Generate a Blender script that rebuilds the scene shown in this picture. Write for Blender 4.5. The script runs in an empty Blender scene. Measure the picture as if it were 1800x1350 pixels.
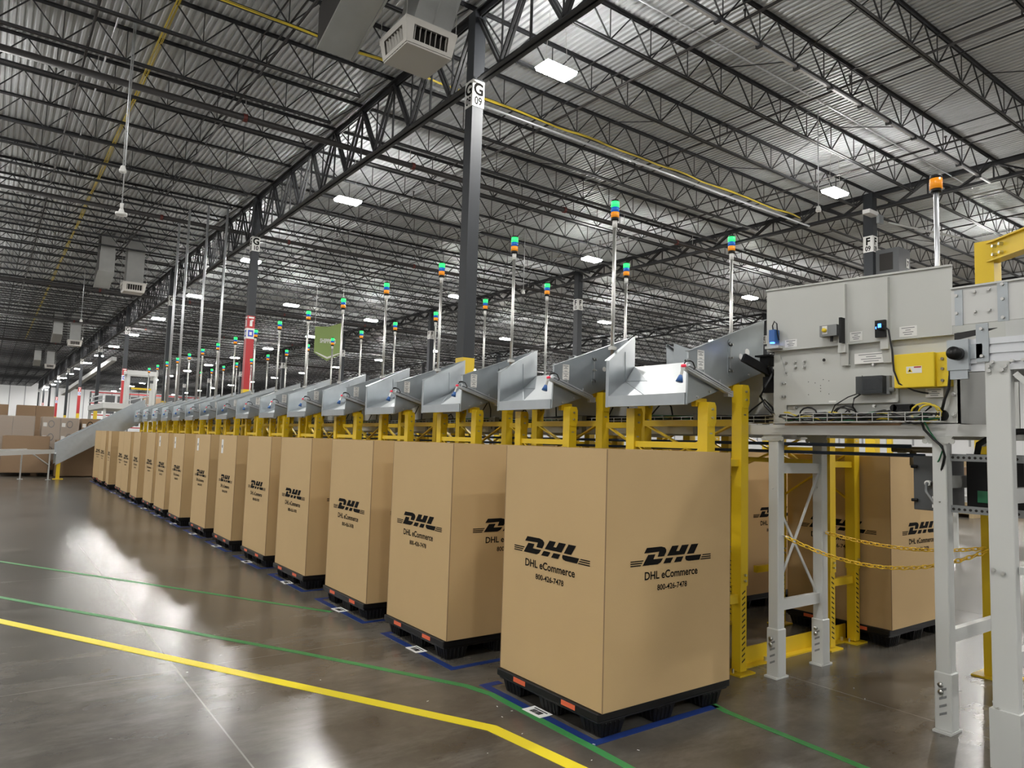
import bpy, math, random
from mathutils import Vector, Matrix, Quaternion
random.seed(7)
sc = bpy.context.scene
COL = sc.collection

# ---------------------------------------------------------------- camera, world, exposure
YAW, PITCH, ROLL = 0.93582, 0.0828, 0.0312
EYE = 1.6
fw = Vector((math.cos(YAW)*math.cos(PITCH), math.sin(YAW)*math.cos(PITCH), math.sin(PITCH)))
rt = Vector((math.sin(YAW), -math.cos(YAW), 0))
up = rt.cross(fw)
r2 = rt*math.cos(ROLL) + up*math.sin(ROLL)
u2 = -rt*math.sin(ROLL) + up*math.cos(ROLL)
cam_data = bpy.data.cameras.new('camera')
cam_data.sensor_width = 36.0
cam_data.lens = 1248.04*36/1800
cam_data.clip_start = 0.05
cam_data.clip_end = 500
cam = bpy.data.objects.new('camera', cam_data)
COL.objects.link(cam)
cam.matrix_world = Matrix(((r2.x, u2.x, -fw.x, 0), (r2.y, u2.y, -fw.y, 0), (r2.z, u2.z, -fw.z, EYE), (0, 0, 0, 1)))
sc.camera = cam

world = bpy.data.worlds.new('world')
sc.world = world
world.use_nodes = True
world.node_tree.nodes['Background'].inputs[0].default_value = (0.6, 0.65, 0.7, 1)
world.node_tree.nodes['Background'].inputs[1].default_value = 0.05
vs = sc.view_settings
sc.display_settings.display_device = 'sRGB'
vs.view_transform = 'Standard'
vs.look = 'None'
vs.exposure = 0.92
vs.gamma = 1.0
vs.use_curve_mapping = False
sc.cycles.use_denoising = True
sc.cycles.max_bounces = 6
sc.cycles.diffuse_bounces = 4
sc.cycles.glossy_bounces = 3
sc.cycles.transmission_bounces = 4
sc.cycles.transparent_max_bounces = 8
sc.cycles.caustics_reflective = False
sc.cycles.caustics_refractive = False
sc.cycles.sample_clamp_indirect = 6.0

LAMP_POWER = 190.0            # emission of the high-bay diffusers
LAMP_X = [-12.8, -1.9, 9.0, 19.85, 30.8, 41.7, 52.6, 63.5]
LAMP_Y = [-10.2 + 10.6*i for i in range(18)]  # last row is an added one, put in to brighten the far wall
LAMP_Z = 9.3

# ---------------------------------------------------------------- materials
MATS = {}
def mat(name, color, rough=0.5, metal=0.0, emit=None, strength=0.0, spec=0.5, var=0.0, scale=5.0, rvar=0.0, bump=0.0, bscale=40.0, alpha=1.0, trans=0.0, coat=0.0, stretch=(1, 1, 1)):
    if name in MATS:
        return MATS[name]
    m = bpy.data.materials.new(name)
    m.use_nodes = True
    nt = m.node_tree
    b = nt.nodes['Principled BSDF']
    b.inputs['Base Color'].default_value = (*color, 1)
    b.inputs['Roughness'].default_value = rough
    b.inputs['Metallic'].default_value = metal
    b.inputs['Specular IOR Level'].default_value = spec
    if coat: b.inputs['Coat Weight'].default_value = coat
    if alpha < 1: b.inputs['Alpha'].default_value = alpha
    if trans: b.inputs['Transmission Weight'].default_value = trans
    if emit:
        b.inputs['Emission Color'].default_value = (*emit, 1)
        b.inputs['Emission Strength'].default_value = strength
    if var or rvar or bump:
        tc = nt.nodes.new('ShaderNodeTexCoord')
        mp = nt.nodes.new('ShaderNodeMapping')
        mp.inputs['Scale'].default_value = stretch
        nt.links.new(tc.outputs['Object'], mp.inputs[0])
        n = nt.nodes.new('ShaderNodeTexNoise')
        n.inputs['Scale'].default_value = scale
        n.inputs['Detail'].default_value = 6
        nt.links.new(mp.outputs[0], n.inputs['Vector'])
        if var:
            mx = nt.nodes.new('ShaderNodeMix'); mx.data_type = 'RGBA'
            mx.inputs[6].default_value = (*[c*(1-var) for c in color], 1)
            mx.inputs[7].default_value = (*[min(1, c*(1+var)) for c in color], 1)
            nt.links.new(n.outputs['Fac'], mx.inputs[0])
            nt.links.new(mx.outputs[2], b.inputs['Base Color'])
        if rvar:
            mr = nt.nodes.new('ShaderNodeMapRange')
            mr.inputs['To Min'].default_value = rough-rvar
            mr.inputs['To Max'].default_value = rough+rvar
            nt.links.new(n.outputs['Fac'], mr.inputs[0])
            nt.links.new(mr.outputs[0], b.inputs['Roughness'])
        if bump:
            n2 = nt.nodes.new('ShaderNodeTexNoise'); n2.inputs['Scale'].default_value = bscale; n2.inputs['Detail'].default_value = 3
            nt.links.new(mp.outputs[0], n2.inputs['Vector'])
            bp = nt.nodes.new('ShaderNodeBump'); bp.inputs['Strength'].default_value = bump; bp.inputs['Distance'].default_value = 0.01
            nt.links.new(n2.outputs['Fac'], bp.inputs['Height'])
            nt.links.new(bp.outputs[0], b.inputs['Normal'])
    MATS[name] = m
    return m

def floor_material():
    m = bpy.data.materials.new('polished_concrete'); m.use_nodes = True
    nt = m.node_tree; N = nt.nodes.new; L = nt.links.new
    b = nt.nodes['Principled BSDF']
    tc = N('ShaderNodeTexCoord'); 
    big = N('ShaderNodeTexNoise'); big.inputs['Scale'].default_value = 0.55; big.inputs['Detail'].default_value = 8; big.inputs['Roughness'].default_value = 0.6
    fine = N('ShaderNodeTexNoise'); fine.inputs['Scale'].default_value = 2.2; fine.inputs['Detail'].default_value = 10; fine.inputs['Roughness'].default_value = 0.66
    for n in (big, fine): L(tc.outputs['Object'], n.inputs['Vector'])
    cr = N('ShaderNodeValToRGB')
    cr.color_ramp.elements[0].position = 0.3; cr.color_ramp.elements[0].color = (0.056, 0.051, 0.044, 1)
    cr.color_ramp.elements[1].position = 0.72; cr.color_ramp.elements[1].color = (0.132, 0.121, 0.104, 1)
    L(big.outputs['Fac'], cr.inputs[0])
    cf = N('ShaderNodeValToRGB')
    cf.color_ramp.elements[0].position = 0.30; cf.color_ramp.elements[0].color = (0.82, 0.82, 0.82, 1)
    cf.color_ramp.elements[1].position = 0.72; cf.color_ramp.elements[1].color = (1.2, 1.19, 1.16, 1)
    L(fine.outputs['Fac'], cf.inputs[0])
    mul = N('ShaderNodeMix'); mul.data_type = 'RGBA'; mul.blend_type = 'MULTIPLY'; mul.inputs[0].default_value = 1
    L(cr.outputs[0], mul.inputs[6]); L(cf.outputs[0], mul.inputs[7])
    # pale scuffs
    sm = N('ShaderNodeMapping'); sm.inputs['Rotation'].default_value = (0, 0, 0.6); sm.inputs['Scale'].default_value = (0.8, 2.4, 1)
    L(tc.outputs['Object'], sm.inputs[0])
    sn = N('ShaderNodeTexNoise'); sn.inputs['Scale'].default_value = 1.2; sn.inputs['Detail'].default_value = 9; sn.inputs['Roughness'].default_value = 0.72
    L(sm.outputs[0], sn.inputs['Vector'])
    sr = N('ShaderNodeMapRange'); sr.inputs['From Min'].default_value = 0.48; sr.inputs['From Max'].default_value = 0.80; sr.inputs['To Max'].default_value = 0.55
    L(sn.outputs['Fac'], sr.inputs[0])
    scm = N('ShaderNodeMix'); scm.data_type = 'RGBA'; L(sr.outputs[0], scm.inputs[0]); L(mul.outputs[2], scm.inputs[6]); scm.inputs[7].default_value = (0.25, 0.24, 0.22, 1)
    # saw-cut joints
    sx = N('ShaderNodeSeparateXYZ'); L(tc.outputs['Object'], sx.inputs[0])
    def joint(out, off, pitch, w):
        a = N('ShaderNodeMath'); a.operation = 'SUBTRACT'; L(out, a.inputs[0]); a.inputs[1].default_value = off - pitch/2
        f = N('ShaderNodeMath'); f.operation = 'FLOORED_MODULO'; L(a.outputs[0], f.inputs[0]); f.inputs[1].default_value = pitch
        d = N('ShaderNodeMath'); d.operation = 'SUBTRACT'; L(f.outputs[0], d.inputs[0]); d.inputs[1].default_value = pitch/2
        e = N('ShaderNodeMath'); e.operation = 'ABSOLUTE'; L(d.outputs[0], e.inputs[0])
        g = N('ShaderNodeMath'); g.operation = 'LESS_THAN'; L(e.outputs[0], g.inputs[0]); g.inputs[1].default_value = w
        return g.outputs[0]
    j1 = joint(sx.outputs['X'], 1.16, 3.59, 0.0045); j2 = joint(sx.outputs['Y'], 5.30, 3.83, 0.003)
    jm = N('ShaderNodeMath'); jm.operation = 'MAXIMUM'; L(j1, jm.inputs[0]); L(j2, jm.inputs[1])
    jj = N('ShaderNodeMix'); jj.data_type = 'RGBA'; L(jm.outputs[0], jj.inputs[0]); L(scm.outputs[2], jj.inputs[6]); jj.inputs[7].default_value = (0.22, 0.21, 0.19, 1)
    L(jj.outputs[2], b.inputs['Base Color'])
    mr = N('ShaderNodeMapRange'); mr.inputs['To Min'].default_value = 0.205; mr.inputs['To Max'].default_value = 0.26
    L(fine.outputs['Fac'], mr.inputs[0]); L(mr.outputs[0], b.inputs['Roughness'])
    b.inputs['Specular IOR Level'].default_value = 0.6
    wv = N('ShaderNodeTexNoise'); wv.inputs['Scale'].default_value = 1.2; wv.inputs['Detail'].default_value = 1
    L(tc.outputs['Object'], wv.inputs['Vector'])
    bp = N('ShaderNodeBump'); bp.inputs['Strength'].default_value = 0.05; bp.inputs['Distance'].default_value = 0.006
    L(wv.outputs['Fac'], bp.inputs['Height']); L(bp.outputs[0], b.inputs['Normal'])
    return m

M = dict(
 steel=mat('black_painted_steel', (0.022, 0.023, 0.026), 0.5),
 colgrey=mat('charcoal_column_paint', (0.036, 0.04, 0.046), 0.6, spec=0.35),
 deck=mat('galvanised_roof_deck', (0.62, 0.64, 0.66), 0.5, 0.2, var=0.08, scale=0.6),
 wall=mat('white_wall_panel', (0.90, 0.91, 0.92), 0.6, var=0.04, scale=0.5),
 kraft=mat('kraft_cardboard', (0.54, 0.378, 0.188), 0.75, var=0.05, scale=2.5, bump=0.05, bscale=120),
 kraft_edge=mat('cardboard_edge', (0.26, 0.17, 0.09), 0.8),
 ink=mat('black_print', (0.008, 0.0075, 0.007), 0.85, spec=0.1),
 blackplastic=mat('black_plastic', (0.005, 0.005, 0.0055), 0.45, spec=0.3),
 orange=mat('orange_reflector', (0.75, 0.14, 0.06), 0.5),
 galv=mat('galvanised_sheet', (0.42, 0.455, 0.48), 0.34, 0.8, var=0.10, scale=9, rvar=0.08),
 slide=mat('white_slide_sheet', (0.68, 0.72, 0.74), 0.38, 0.1, var=0.05, scale=6, bump=0.25, bscale=14, stretch=(1, 5, 1)),
 zinc=mat('zinc_hardware', (0.62, 0.62, 0.60), 0.28, 0.9),
 alu=mat('aluminium_profile', (0.66, 0.68, 0.71), 0.35, 0.7),
 yellow=mat('safety_yellow_paint', (0.76, 0.53, 0.018), 0.38),
 ybright=mat('yellow_enclosure', (0.85, 0.62, 0.02), 0.4),
 beige=mat('light_grey_powder_coat', (0.53, 0.54, 0.515), 0.42, var=0.03, scale=3),
 offwhite=mat('off_white_leg_paint', (0.60, 0.615, 0.60), 0.4),
 conv=mat('pale_conveyor_paint', (0.60, 0.61, 0.60), 0.42),
 darkgrey=mat('dark_grey_enclosure', (0.075, 0.08, 0.085), 0.5),
 midgrey=mat('mid_grey_plastic', (0.22, 0.23, 0.235), 0.5),
 paper=mat('white_paper', (0.80, 0.80, 0.78), 0.6),
 green=mat('green_floor_tape', (0.05, 0.25, 0.075), 0.4),
 blue=mat('blue_floor_tape', (0.013, 0.034, 0.165), 0.4, var=0.25, scale=30),
 ytape=mat('yellow_floor_tape', (0.85, 0.70, 0.03), 0.4),
 bluep=mat('blue_plastic', (0.04, 0.14, 0.42), 0.4),
 redp=mat('red_paint', (0.45, 0.025, 0.03), 0.45),
 redbtn=mat('red_button', (0.8, 0.03, 0.08), 0.3, emit=(1, 0.05, 0.1), strength=0.15),
 ggreen=mat('lit_green_lens', (0.02, 0.5, 0.12), 0.3, emit=(0.02, 1.0, 0.12), strength=1.1),
 bblue=mat('blue_lens', (0.01, 0.10, 0.42), 0.25, emit=(0.0, 0.2, 0.8), strength=0.12),
 oorange=mat('orange_lens', (0.85, 0.30, 0.015), 0.25, emit=(1, 0.35, 0.02), strength=0.12),
 led=mat('blue_led', (0.0, 0.1, 1), 0.3, emit=(0.05, 0.2, 1), strength=3),
 cable=mat('black_cable', (0.012, 0.012, 0.013), 0.45),
 cabgreen=mat('green_cable', (0.02, 0.16, 0.07), 0.4),
 cabyel=mat('yellow_cable', (0.75, 0.58, 0.05), 0.45),
 lampbody=mat('white_lamp_housing', (0.75, 0.75, 0.75), 0.4),
 lamp=mat('lit_diffuser', (1, 1, 1), 0.5, emit=(1.0, 0.975, 0.93), strength=LAMP_POWER),
 duct=mat('galvanised_duct', (0.50, 0.51, 0.50), 0.32, 0.6, var=0.12, scale=3),
 diff=mat('white_diffuser_paint', (0.62, 0.60, 0.56), 0.5),
 bannergreen=mat('green_banner_cloth', (0.26, 0.36, 0.12), 0.7),
 brown=mat('brown_carton', (0.28, 0.185, 0.11), 0.8, var=0.08, scale=2),
 tan=mat('tan_timber_bundle', (0.50, 0.38, 0.22), 0.8, var=0.15, scale=3),
 film=mat('stretch_wrap_film', (0.9, 0.9, 0.9), 0.12, alpha=0.22),
 clear=mat('smoked_clear_cover', (0.03, 0.035, 0.04), 0.08, alpha=0.75),
 wood=mat('raw_wood_runner', (0.32, 0.19, 0.10), 0.7),
 pipe=mat('black_sprinkler_pipe', (0.035, 0.032, 0.032), 0.5),
 chain=mat('yellow_plastic_chain', (0.95, 0.62, 0.04), 0.45),
 brass=mat('brass_fitting', (0.25, 0.21, 0.15), 0.35, 0.9),
 signblue=mat('blue_sign', (0.05, 0.08, 0.5), 0.5),
 wallseam=mat('grey_wall_seam', (0.42, 0.43, 0.45), 0.6),
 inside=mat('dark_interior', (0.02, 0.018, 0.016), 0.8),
)
M['floor'] = floor_material()

# ---------------------------------------------------------------- mesh helpers
class MB:
    def __init__(s): s.v, s.f, s.m = [], [], []
    def add(s, vs_, fs, mi=0):
        n = len(s.v); s.v += [tuple(p) for p in vs_]; s.f += [tuple(n+i for i in f) for f in fs]; s.m += [mi]*len(fs); return s
    def box(s, a, b, mi=0):
        x0, y0, z0 = [min(a[i], b[i]) for i in range(3)]; x1, y1, z1 = [max(a[i], b[i]) for i in range(3)]
        return s.add([(x0,y0,z0),(x1,y0,z0),(x1,y1,z0),(x0,y1,z0),(x0,y0,z1),(x1,y0,z1),(x1,y1,z1),(x0,y1,z1)],
                     [(0,3,2,1),(4,5,6,7),(0,1,5,4),(1,2,6,5),(2,3,7,6),(3,0,4,7)], mi)
    def bar(s, p, q, w, h=None, upv=(0, 0, 1), mi=0):
        h = h or w; p, q = Vector(p), Vector(q); d = (q-p).normalized(); u = Vector(upv)
        if abs(d.dot(u)) > 0.98: u = Vector((1, 0, 0)) if abs(d.x) < .9 else Vector((0, 1, 0))
        a = d.cross(u).normalized(); b = a.cross(d).normalized()
        pts = []
        for c in (p, q):
            for i, j in ((-1,-1),(1,-1),(1,1),(-1,1)): pts.append(c + a*(w/2*i) + b*(h/2*j))
        return s.add(pts, [(3,2,1,0),(4,5,6,7),(0,1,5,4),(1,2,6,5),(2,3,7,6),(3,0,4,7)], mi)
    def cyl(s, p, q, r, n=10, mi=0, r2_=None, cap=True):
        p, q = Vector(p), Vector(q); d = (q-p).normalized(); u = Vector((0, 0, 1)) if abs(d.z) < .9 else Vector((1, 0, 0))
        a = d.cross(u).normalized(); b = a.cross(d); r2_ = r if r2_ is None else r2_
        pts = []
        for c, rr in ((p, r), (q, r2_)):
            for i in range(n):
                t = 2*math.pi*i/n; pts.append(c + a*(rr*math.cos(t)) + b*(rr*math.sin(t)))
        fs = [(i, (i+1) % n, n+(i+1) % n, n+i) for i in range(n)]
        if cap: fs += [tuple(range(n-1, -1, -1)), tuple(range(n, 2*n))]
        return s.add(pts, fs, mi)
    def tube(s, pts, r, n=6, mi=0):
        P = [Vector(p) for p in pts]; rings = []
        for i, p in enumerate(P):
            d = (P[min(i+1, len(P)-1)] - P[max(i-1, 0)]).normalized()
            u = Vector((0, 0, 1)) if abs(d.z) < .95 else Vector((1, 0, 0))
            a = d.cross(u).normalized(); b = a.cross(d)
            rings.append([p + a*(r*math.cos(2*math.pi*k/n)) + b*(r*math.sin(2*math.pi*k/n)) for k in range(n)])
        vv = [x for rg in rings for x in rg]; fs = []
        for i in range(len(P)-1):
            for k in range(n): fs.append((i*n+k, i*n+(k+1) % n, (i+1)*n+(k+1) % n, (i+1)*n+k))
        fs += [tuple(range(n-1, -1, -1)), tuple((len(P)-1)*n+k for k in range(n))]
        return s.add(vv, fs, mi)
    def slab(s, poly, vec, mi=0):
        """a planar polygon given thickness along vec"""
        v0 = [Vector(p) for p in poly]; vec = Vector(vec); n = len(v0)
        nn = Vector((0, 0, 0))
        for i in range(n): nn += v0[i].cross(v0[(i+1) % n])
        if nn.dot(vec) < 0: v0.reverse()
        v1 = [p+vec for p in v0]
        return s.add(v0+v1, [tuple(range(n-1, -1, -1)), tuple(range(n, 2*n))] + [(i, (i+1) % n, n+(i+1) % n, n+i) for i in range(n)], mi)
    def quad(s, pts, mi=0): return s.add(pts, [tuple(range(len(pts)))], mi)
    def flat(s, vf, mat4, mi=0):
        vv, ff = vf
        return s.add([mat4 @ Vector((p[0], p[1], 0)) for p in vv], ff, mi)
    def mesh(s, name, mats):
        me = bpy.data.meshes.new(name)
        me.from_pydata(s.v, [], s.f)
        for m in (mats if isinstance(mats, (list, tuple)) else [mats]): me.materials.append(M[m] if isinstance(m, str) else m)
        me.polygons.foreach_set('material_index', s.m); me.update()
        return me
    def build(s, name, mats, parent=None, loc=(0, 0, 0), smooth=False):
        me = s.mesh(name, mats)
        if smooth:
            me.shade_auto_smooth(angle=math.radians(35)) if hasattr(me, 'shade_auto_smooth') else me.shade_smooth()
        o = bpy.data.objects.new(name, me); COL.objects.link(o); o.location = loc
        if parent: o.parent = parent
        return o

def tag(o, label=None, cat=None, group=None, kind=None):
    if label: o['label'] = label
    if cat: o['category'] = cat
    if group: o['group'] = group
    if kind: o['kind'] = kind
    return o
def empty(name, loc=(0, 0, 0)):
    o = bpy.data.objects.new(name, None); COL.objects.link(o); o.location = loc; o.empty_display_size = .1
    return o
CHILDREN = {}
def copy_tree(o, parent=None):
    c = o.copy(); COL.objects.link(c)
    if parent: c.parent = parent
    for ch in o.children: copy_tree(ch, c)
    return c
ORD = 'first second third fourth fifth sixth seventh eighth ninth tenth eleventh twelfth thirteenth fourteenth fifteenth sixteenth seventeenth eighteenth nineteenth twentieth'.split()

_tc = {}
def text_vf(s, size=1.0, sx=1.0, align='CENTER', bold=0.0):
    k = (s, size, sx, align, bold)
    if k not in _tc:
        cu = bpy.data.curves.new('lettering', 'FONT'); cu.body = s; cu.size = size; cu.align_x = align; cu.resolution_u = 3; cu.offset = bold; cu.fill_mode = 'FRONT'
        o = bpy.data.objects.new('lettering', cu); COL.objects.link(o)
        bpy.context.view_layer.update()
        me = o.to_mesh()
        _tc[k] = ([(v.co.x*sx, v.co.y) for v in me.vertices], [tuple(p.vertices) for p in me.polygons])
        o.to_mesh_clear(); bpy.data.objects.remove(o); bpy.data.curves.remove(cu)
    return _tc[k]
def plane_matrix(origin, xdir, ydir=(0, 0, 1)):
    x = Vector(xdir).normalized(); y = Vector(ydir).normalized(); z = x.cross(y)
    return Matrix(((x.x, y.x, z.x, origin[0]), (x.y, y.y, z.y, origin[1]), (x.z, y.z, z.z, origin[2]), (0, 0, 0, 1)))

# ================================================================ THE SETTING
X0, X1, Y0, Y1 = -20.0, 76.0, -18.0, 176.0
DECK = 10.87
b = MB().box((X0, Y0, -0.1), (X1, Y1, 0)); tag(b.build('floor', 'floor'), kind='structure')
# corrugated roof deck, ribs along Y
b = MB(); P_ = 0.15; n = int((X1-X0)/P_); pr = []
for i in range(n):
    x = X0 + i*P_
    pr += [(x, DECK), (x+.055, DECK), (x+.075, DECK+.04), (x+.13, DECK+.04)]
pr.append((X1, DECK))
vv = [(x, Y0, z) for x, z in pr] + [(x, Y1, z) for x, z in pr]; k = len(pr)
b.add(vv, [(i, i+k, i+1+k, i+1) for i in range(k-1)])
b.add([(X0, Y0, DECK+.1), (X1, Y0, DECK+.1), (X1, Y1, DECK+.1), (X0, Y1, DECK+.1)], [(0, 1, 2, 3)])
tag(b.build('ceiling', 'deck'), kind='structure')
def ribbed_wall(name, p, q, inward):
    p, q, inw = Vector(p), Vector(q), Vector(inward); L_ = (q-p).length; d = (q-p)/L_; b = MB(); t = 0
    b.slab([p, q, q+Vector((0, 0, 11)), p+Vector((0, 0, 11))], -inw*.15)
    while t < L_:
        a = p+d*t+inw*.02+Vector((0, 0, 2.6))
        b.bar(a, a+Vector((0, 0, 8.3)), .16, .05, upv=inw, mi=1)
        t += 2.6
    o = b.build(name, ['wall', 'wallseam']); tag(o, kind='structure')
ribbed_wall('wall_far', (X0, Y1, 0), (X1, Y1, 0), (0, -1, 0))
ribbed_wall('wall_right', (X1, Y0, 0), (X1, Y1, 0), (-1, 0, 0))
ribbed_wall('wall_left', (X0, Y0, 0), (X0, Y1, 0), (1, 0, 0))
ribbed_wall('wall_near', (X0, Y0, 0), (X1, Y0, 0), (0, 1, 0))

# floor tape
def tape(name, pts, w, m):
    b = MB(); z = .002
    P = [Vector((p[0], p[1], 0)) for p in pts]; Ls, Rs = [], []
    for i, p in enumerate(P):
        d1 = (P[i]-P[i-1]).normalized() if i else (P[1]-P[0]).normalized()
        d2 = (P[i+1]-P[i]).normalized() if i < len(P)-1 else d1
        d = (d1+d2).normalized(); n_ = Vector((-d.y, d.x, 0)); kf = w/2/max(.4, n_.dot(Vector((-d1.y, d1.x, 0))))
        Ls.append(p+n_*kf); Rs.append(p-n_*kf)
    for i in range(len(P)-1):
        b.slab([Ls[i]+Vector((0,0,.0005)), Rs[i]+Vector((0,0,.0005)), Rs[i+1]+Vector((0,0,.0005)), Ls[i+1]+Vector((0,0,.0005))], (0, 0, z))
    o = b.build(name, m); tag(o, kind='structure'); return o
tape('floor_line', [(-1.6, 10.7), (.216, 7.323), (2.41, 3.36), (2.50, 2.62), (2.52, 1.0)], .085, 'ytape')
tape('floor_line', [(-1.3, 10.97), (.229, 8.339), (2.0, 5.26), (2.66, 4.02), (2.715, 3.8), (2.715, 2.85), (2.69, 1.6), (2.66, .6)], .052, 'green')
tape('floor_line', [(-1.2, 12.9), (.258, 10.54), (2.68, 6.33)], .05, 'green')
tape('floor_line', [(3.83, 3.03), (3.775, 2.8), (3.74, 1.935), (3.70, .6)], .05, 'green')

PITCH_Y = 1.465
BOXY = [2.883, 4.505, 5.86, 7.32, 8.74, 10.15, 11.62, 13.24, 14.70, 16.1, 17.5, 19.0, 20.4, 21.9, 23.3, 24.7]
for k in range(16):
    y = 2.93 + PITCH_Y*k
    tape('floor_marking', [(3.80, y-.03), (2.77, y-.03), (2.77, y+1.03), (2.9, y+1.03)], .055, 'blue')

# ---------------------------------------------------------------- roof steel
def joist_parts(L_):
    # top at local z 0 (deck), bottom chord at -0.80, runs along +X
    top = MB(); bot = MB(); web = MB()
    for s_ in (-1, 1):
        top.box((0, s_*.012, -.01), (L_, s_*.062, -.022)); top.box((0, s_*.012, -.01), (L_, s_*.02, -.075))
        bot.box((.9, s_*.012, -.80), (L_-.9, s_*.055, -.79)); bot.box((.9, s_*.012, -.80), (L_-.9, s_*.02, -.735))
    np_ = 12; pw = (L_-1.8)/np_; zt, zb = -.05, -.77
    web.bar((.15, 0, zt), (.95, 0, zb), .025); web.bar((L_-.15, 0, zt), (L_-.95, 0, zb), .025)
    for i in range(np_):
        a = .9+i*pw
        web.bar((a, 0, zb), (a+pw/2, 0, zt), .026); web.bar((a+pw/2, 0, zt), (a+pw, 0, zb), .026)
        if i: web.bar((a, 0, zb), (a, 0, zt), .018)
    return top, bot, web
BAY = 16.6
JX = [-8.8, 7.8, 24.4, 41.0, 57.6]
t_, b_, w_ = joist_parts(BAY)
jt, jb, jw = t_.mesh('top_chord', 'steel'), b_.mesh('bottom_chord', 'steel'), w_.mesh('web', 'steel')
allj = MB(); [allj.add(x.v, x.f) for x in (t_, b_, w_)]
jall = allj.mesh('roof_joist', 'steel')
JY0, JP = 12.3, 1.91
cand = []
for ix, jx in enumerate(JX):
    for j in range(-5, 86):
        y = JY0 + j*JP
        if ix == 0 and y < 12: continue
        cx = jx+BAY/2
        cand.append((math.hypot(cx if ix else 4, y), ix, j, jx, y))
cand.sort()
bays = ['left of the G columns', 'between the G and F girders', 'between the F and E girders', 'between the E and D girders', 'between the D and C girders']
rest = MB()
for i, (d, ix, j, jx, y) in enumerate(cand):
    row = 9 + j//8
    lab = 'black open-web roof joist, %s past column row %02d, %s' % (ORD[j % 8], row, bays[ix])
    grp = 'open-web roof joists under the deck'
    if i < 70:
        o = empty('roof_joist', (jx, y, DECK))
        for nm, me in (('top_chord', jt), ('bottom_chord', jb), ('web', jw)):
            c = bpy.data.objects.new(nm, me); COL.objects.link(c); c.parent = o
    elif i < 290:
        o = bpy.data.objects.new('roof_joist', jall); COL.objects.link(o); o.location = (jx, y, DECK)
    else:
        rest.add([(v[0]+jx, v[1]+y, v[2]+DECK) for v in allj.v], allj.f); continue
    tag(o, lab, 'joist', grp)
o = rest.build('roof_joist', 'steel'); tag(o, 'mass of distant black open-web roof joists at the far end', 'joists', kind='stuff')

# girders (run along Y between columns)
ROWS = [12.24-15.28*1 + 15.28*i for i in range(12)]      # column rows 08 ... 19
def girder_mesh(depth, w):
    L_ = 15.28; top = MB(); bot = MB(); web = MB(); zt, zb = -.16, -.16-depth
    for s_ in (-1, 1):
        top.box((s_*.02, 0, zt), (s_*w, L_, zt-.02)); top.box((s_*.02, 0, zt), (s_*.035, L_, zt-.13))
        bot.box((s_*.02, .25, zb), (s_*w*.9, L_-.25, zb+.02)); bot.box((s_*.02, .25, zb), (s_*.035, L_-.25, zb+.12))
    n = 8; p = L_/n
    for i in range(n):
        a = i*p
        for s_ in (-.045, .045):
            web.bar((s_, a+.05, zt-.06), (s_, a+p/2, zb+.06), .055); web.bar((s_, a+p/2, zb+.06), (s_, a+p-.05, zt-.06), .055)
        if i: web.bar((0, a, zt-.06), (0, a, zb+.06), .04)
        if depth > 1: web.bar((0, a+p/2, zt-.06), (0, a+p/2, zb+.06), .03)
    return [('top_chord', top.mesh('top_chord', 'steel')), ('bottom_chord', bot.mesh('bottom_chord', 'steel')), ('web', web.mesh('web', 'steel'))]
gdeep, gshal = girder_mesh(1.58, .13), girder_mesh(.62, .11)
LINES = [('G', 7.8), ('F', 24.4), ('E', 41.0), ('D', 57.6), ('C', 74.2)]
for li, (ln, lx) in enumerate(LINES):
    for i in range(len(ROWS)-1):
        if ROWS[i] > 165: continue
        if li > 2 and i > 7: continue
        o = empty('roof_girder', (lx, ROWS[i], DECK))
        for nm, me in (gdeep if ln == 'G' else gshal):
            c = bpy.data.objects.new(nm, me); COL.objects.link(c); c.parent = o
        tag(o, '%s black lattice roof girder on the %s line, between column rows %02d and %02d' % ('deep' if ln == 'G' else 'shallow', ln, 8+i, 9+i), 'girder', 'lattice roof girders on the column lines')

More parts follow.
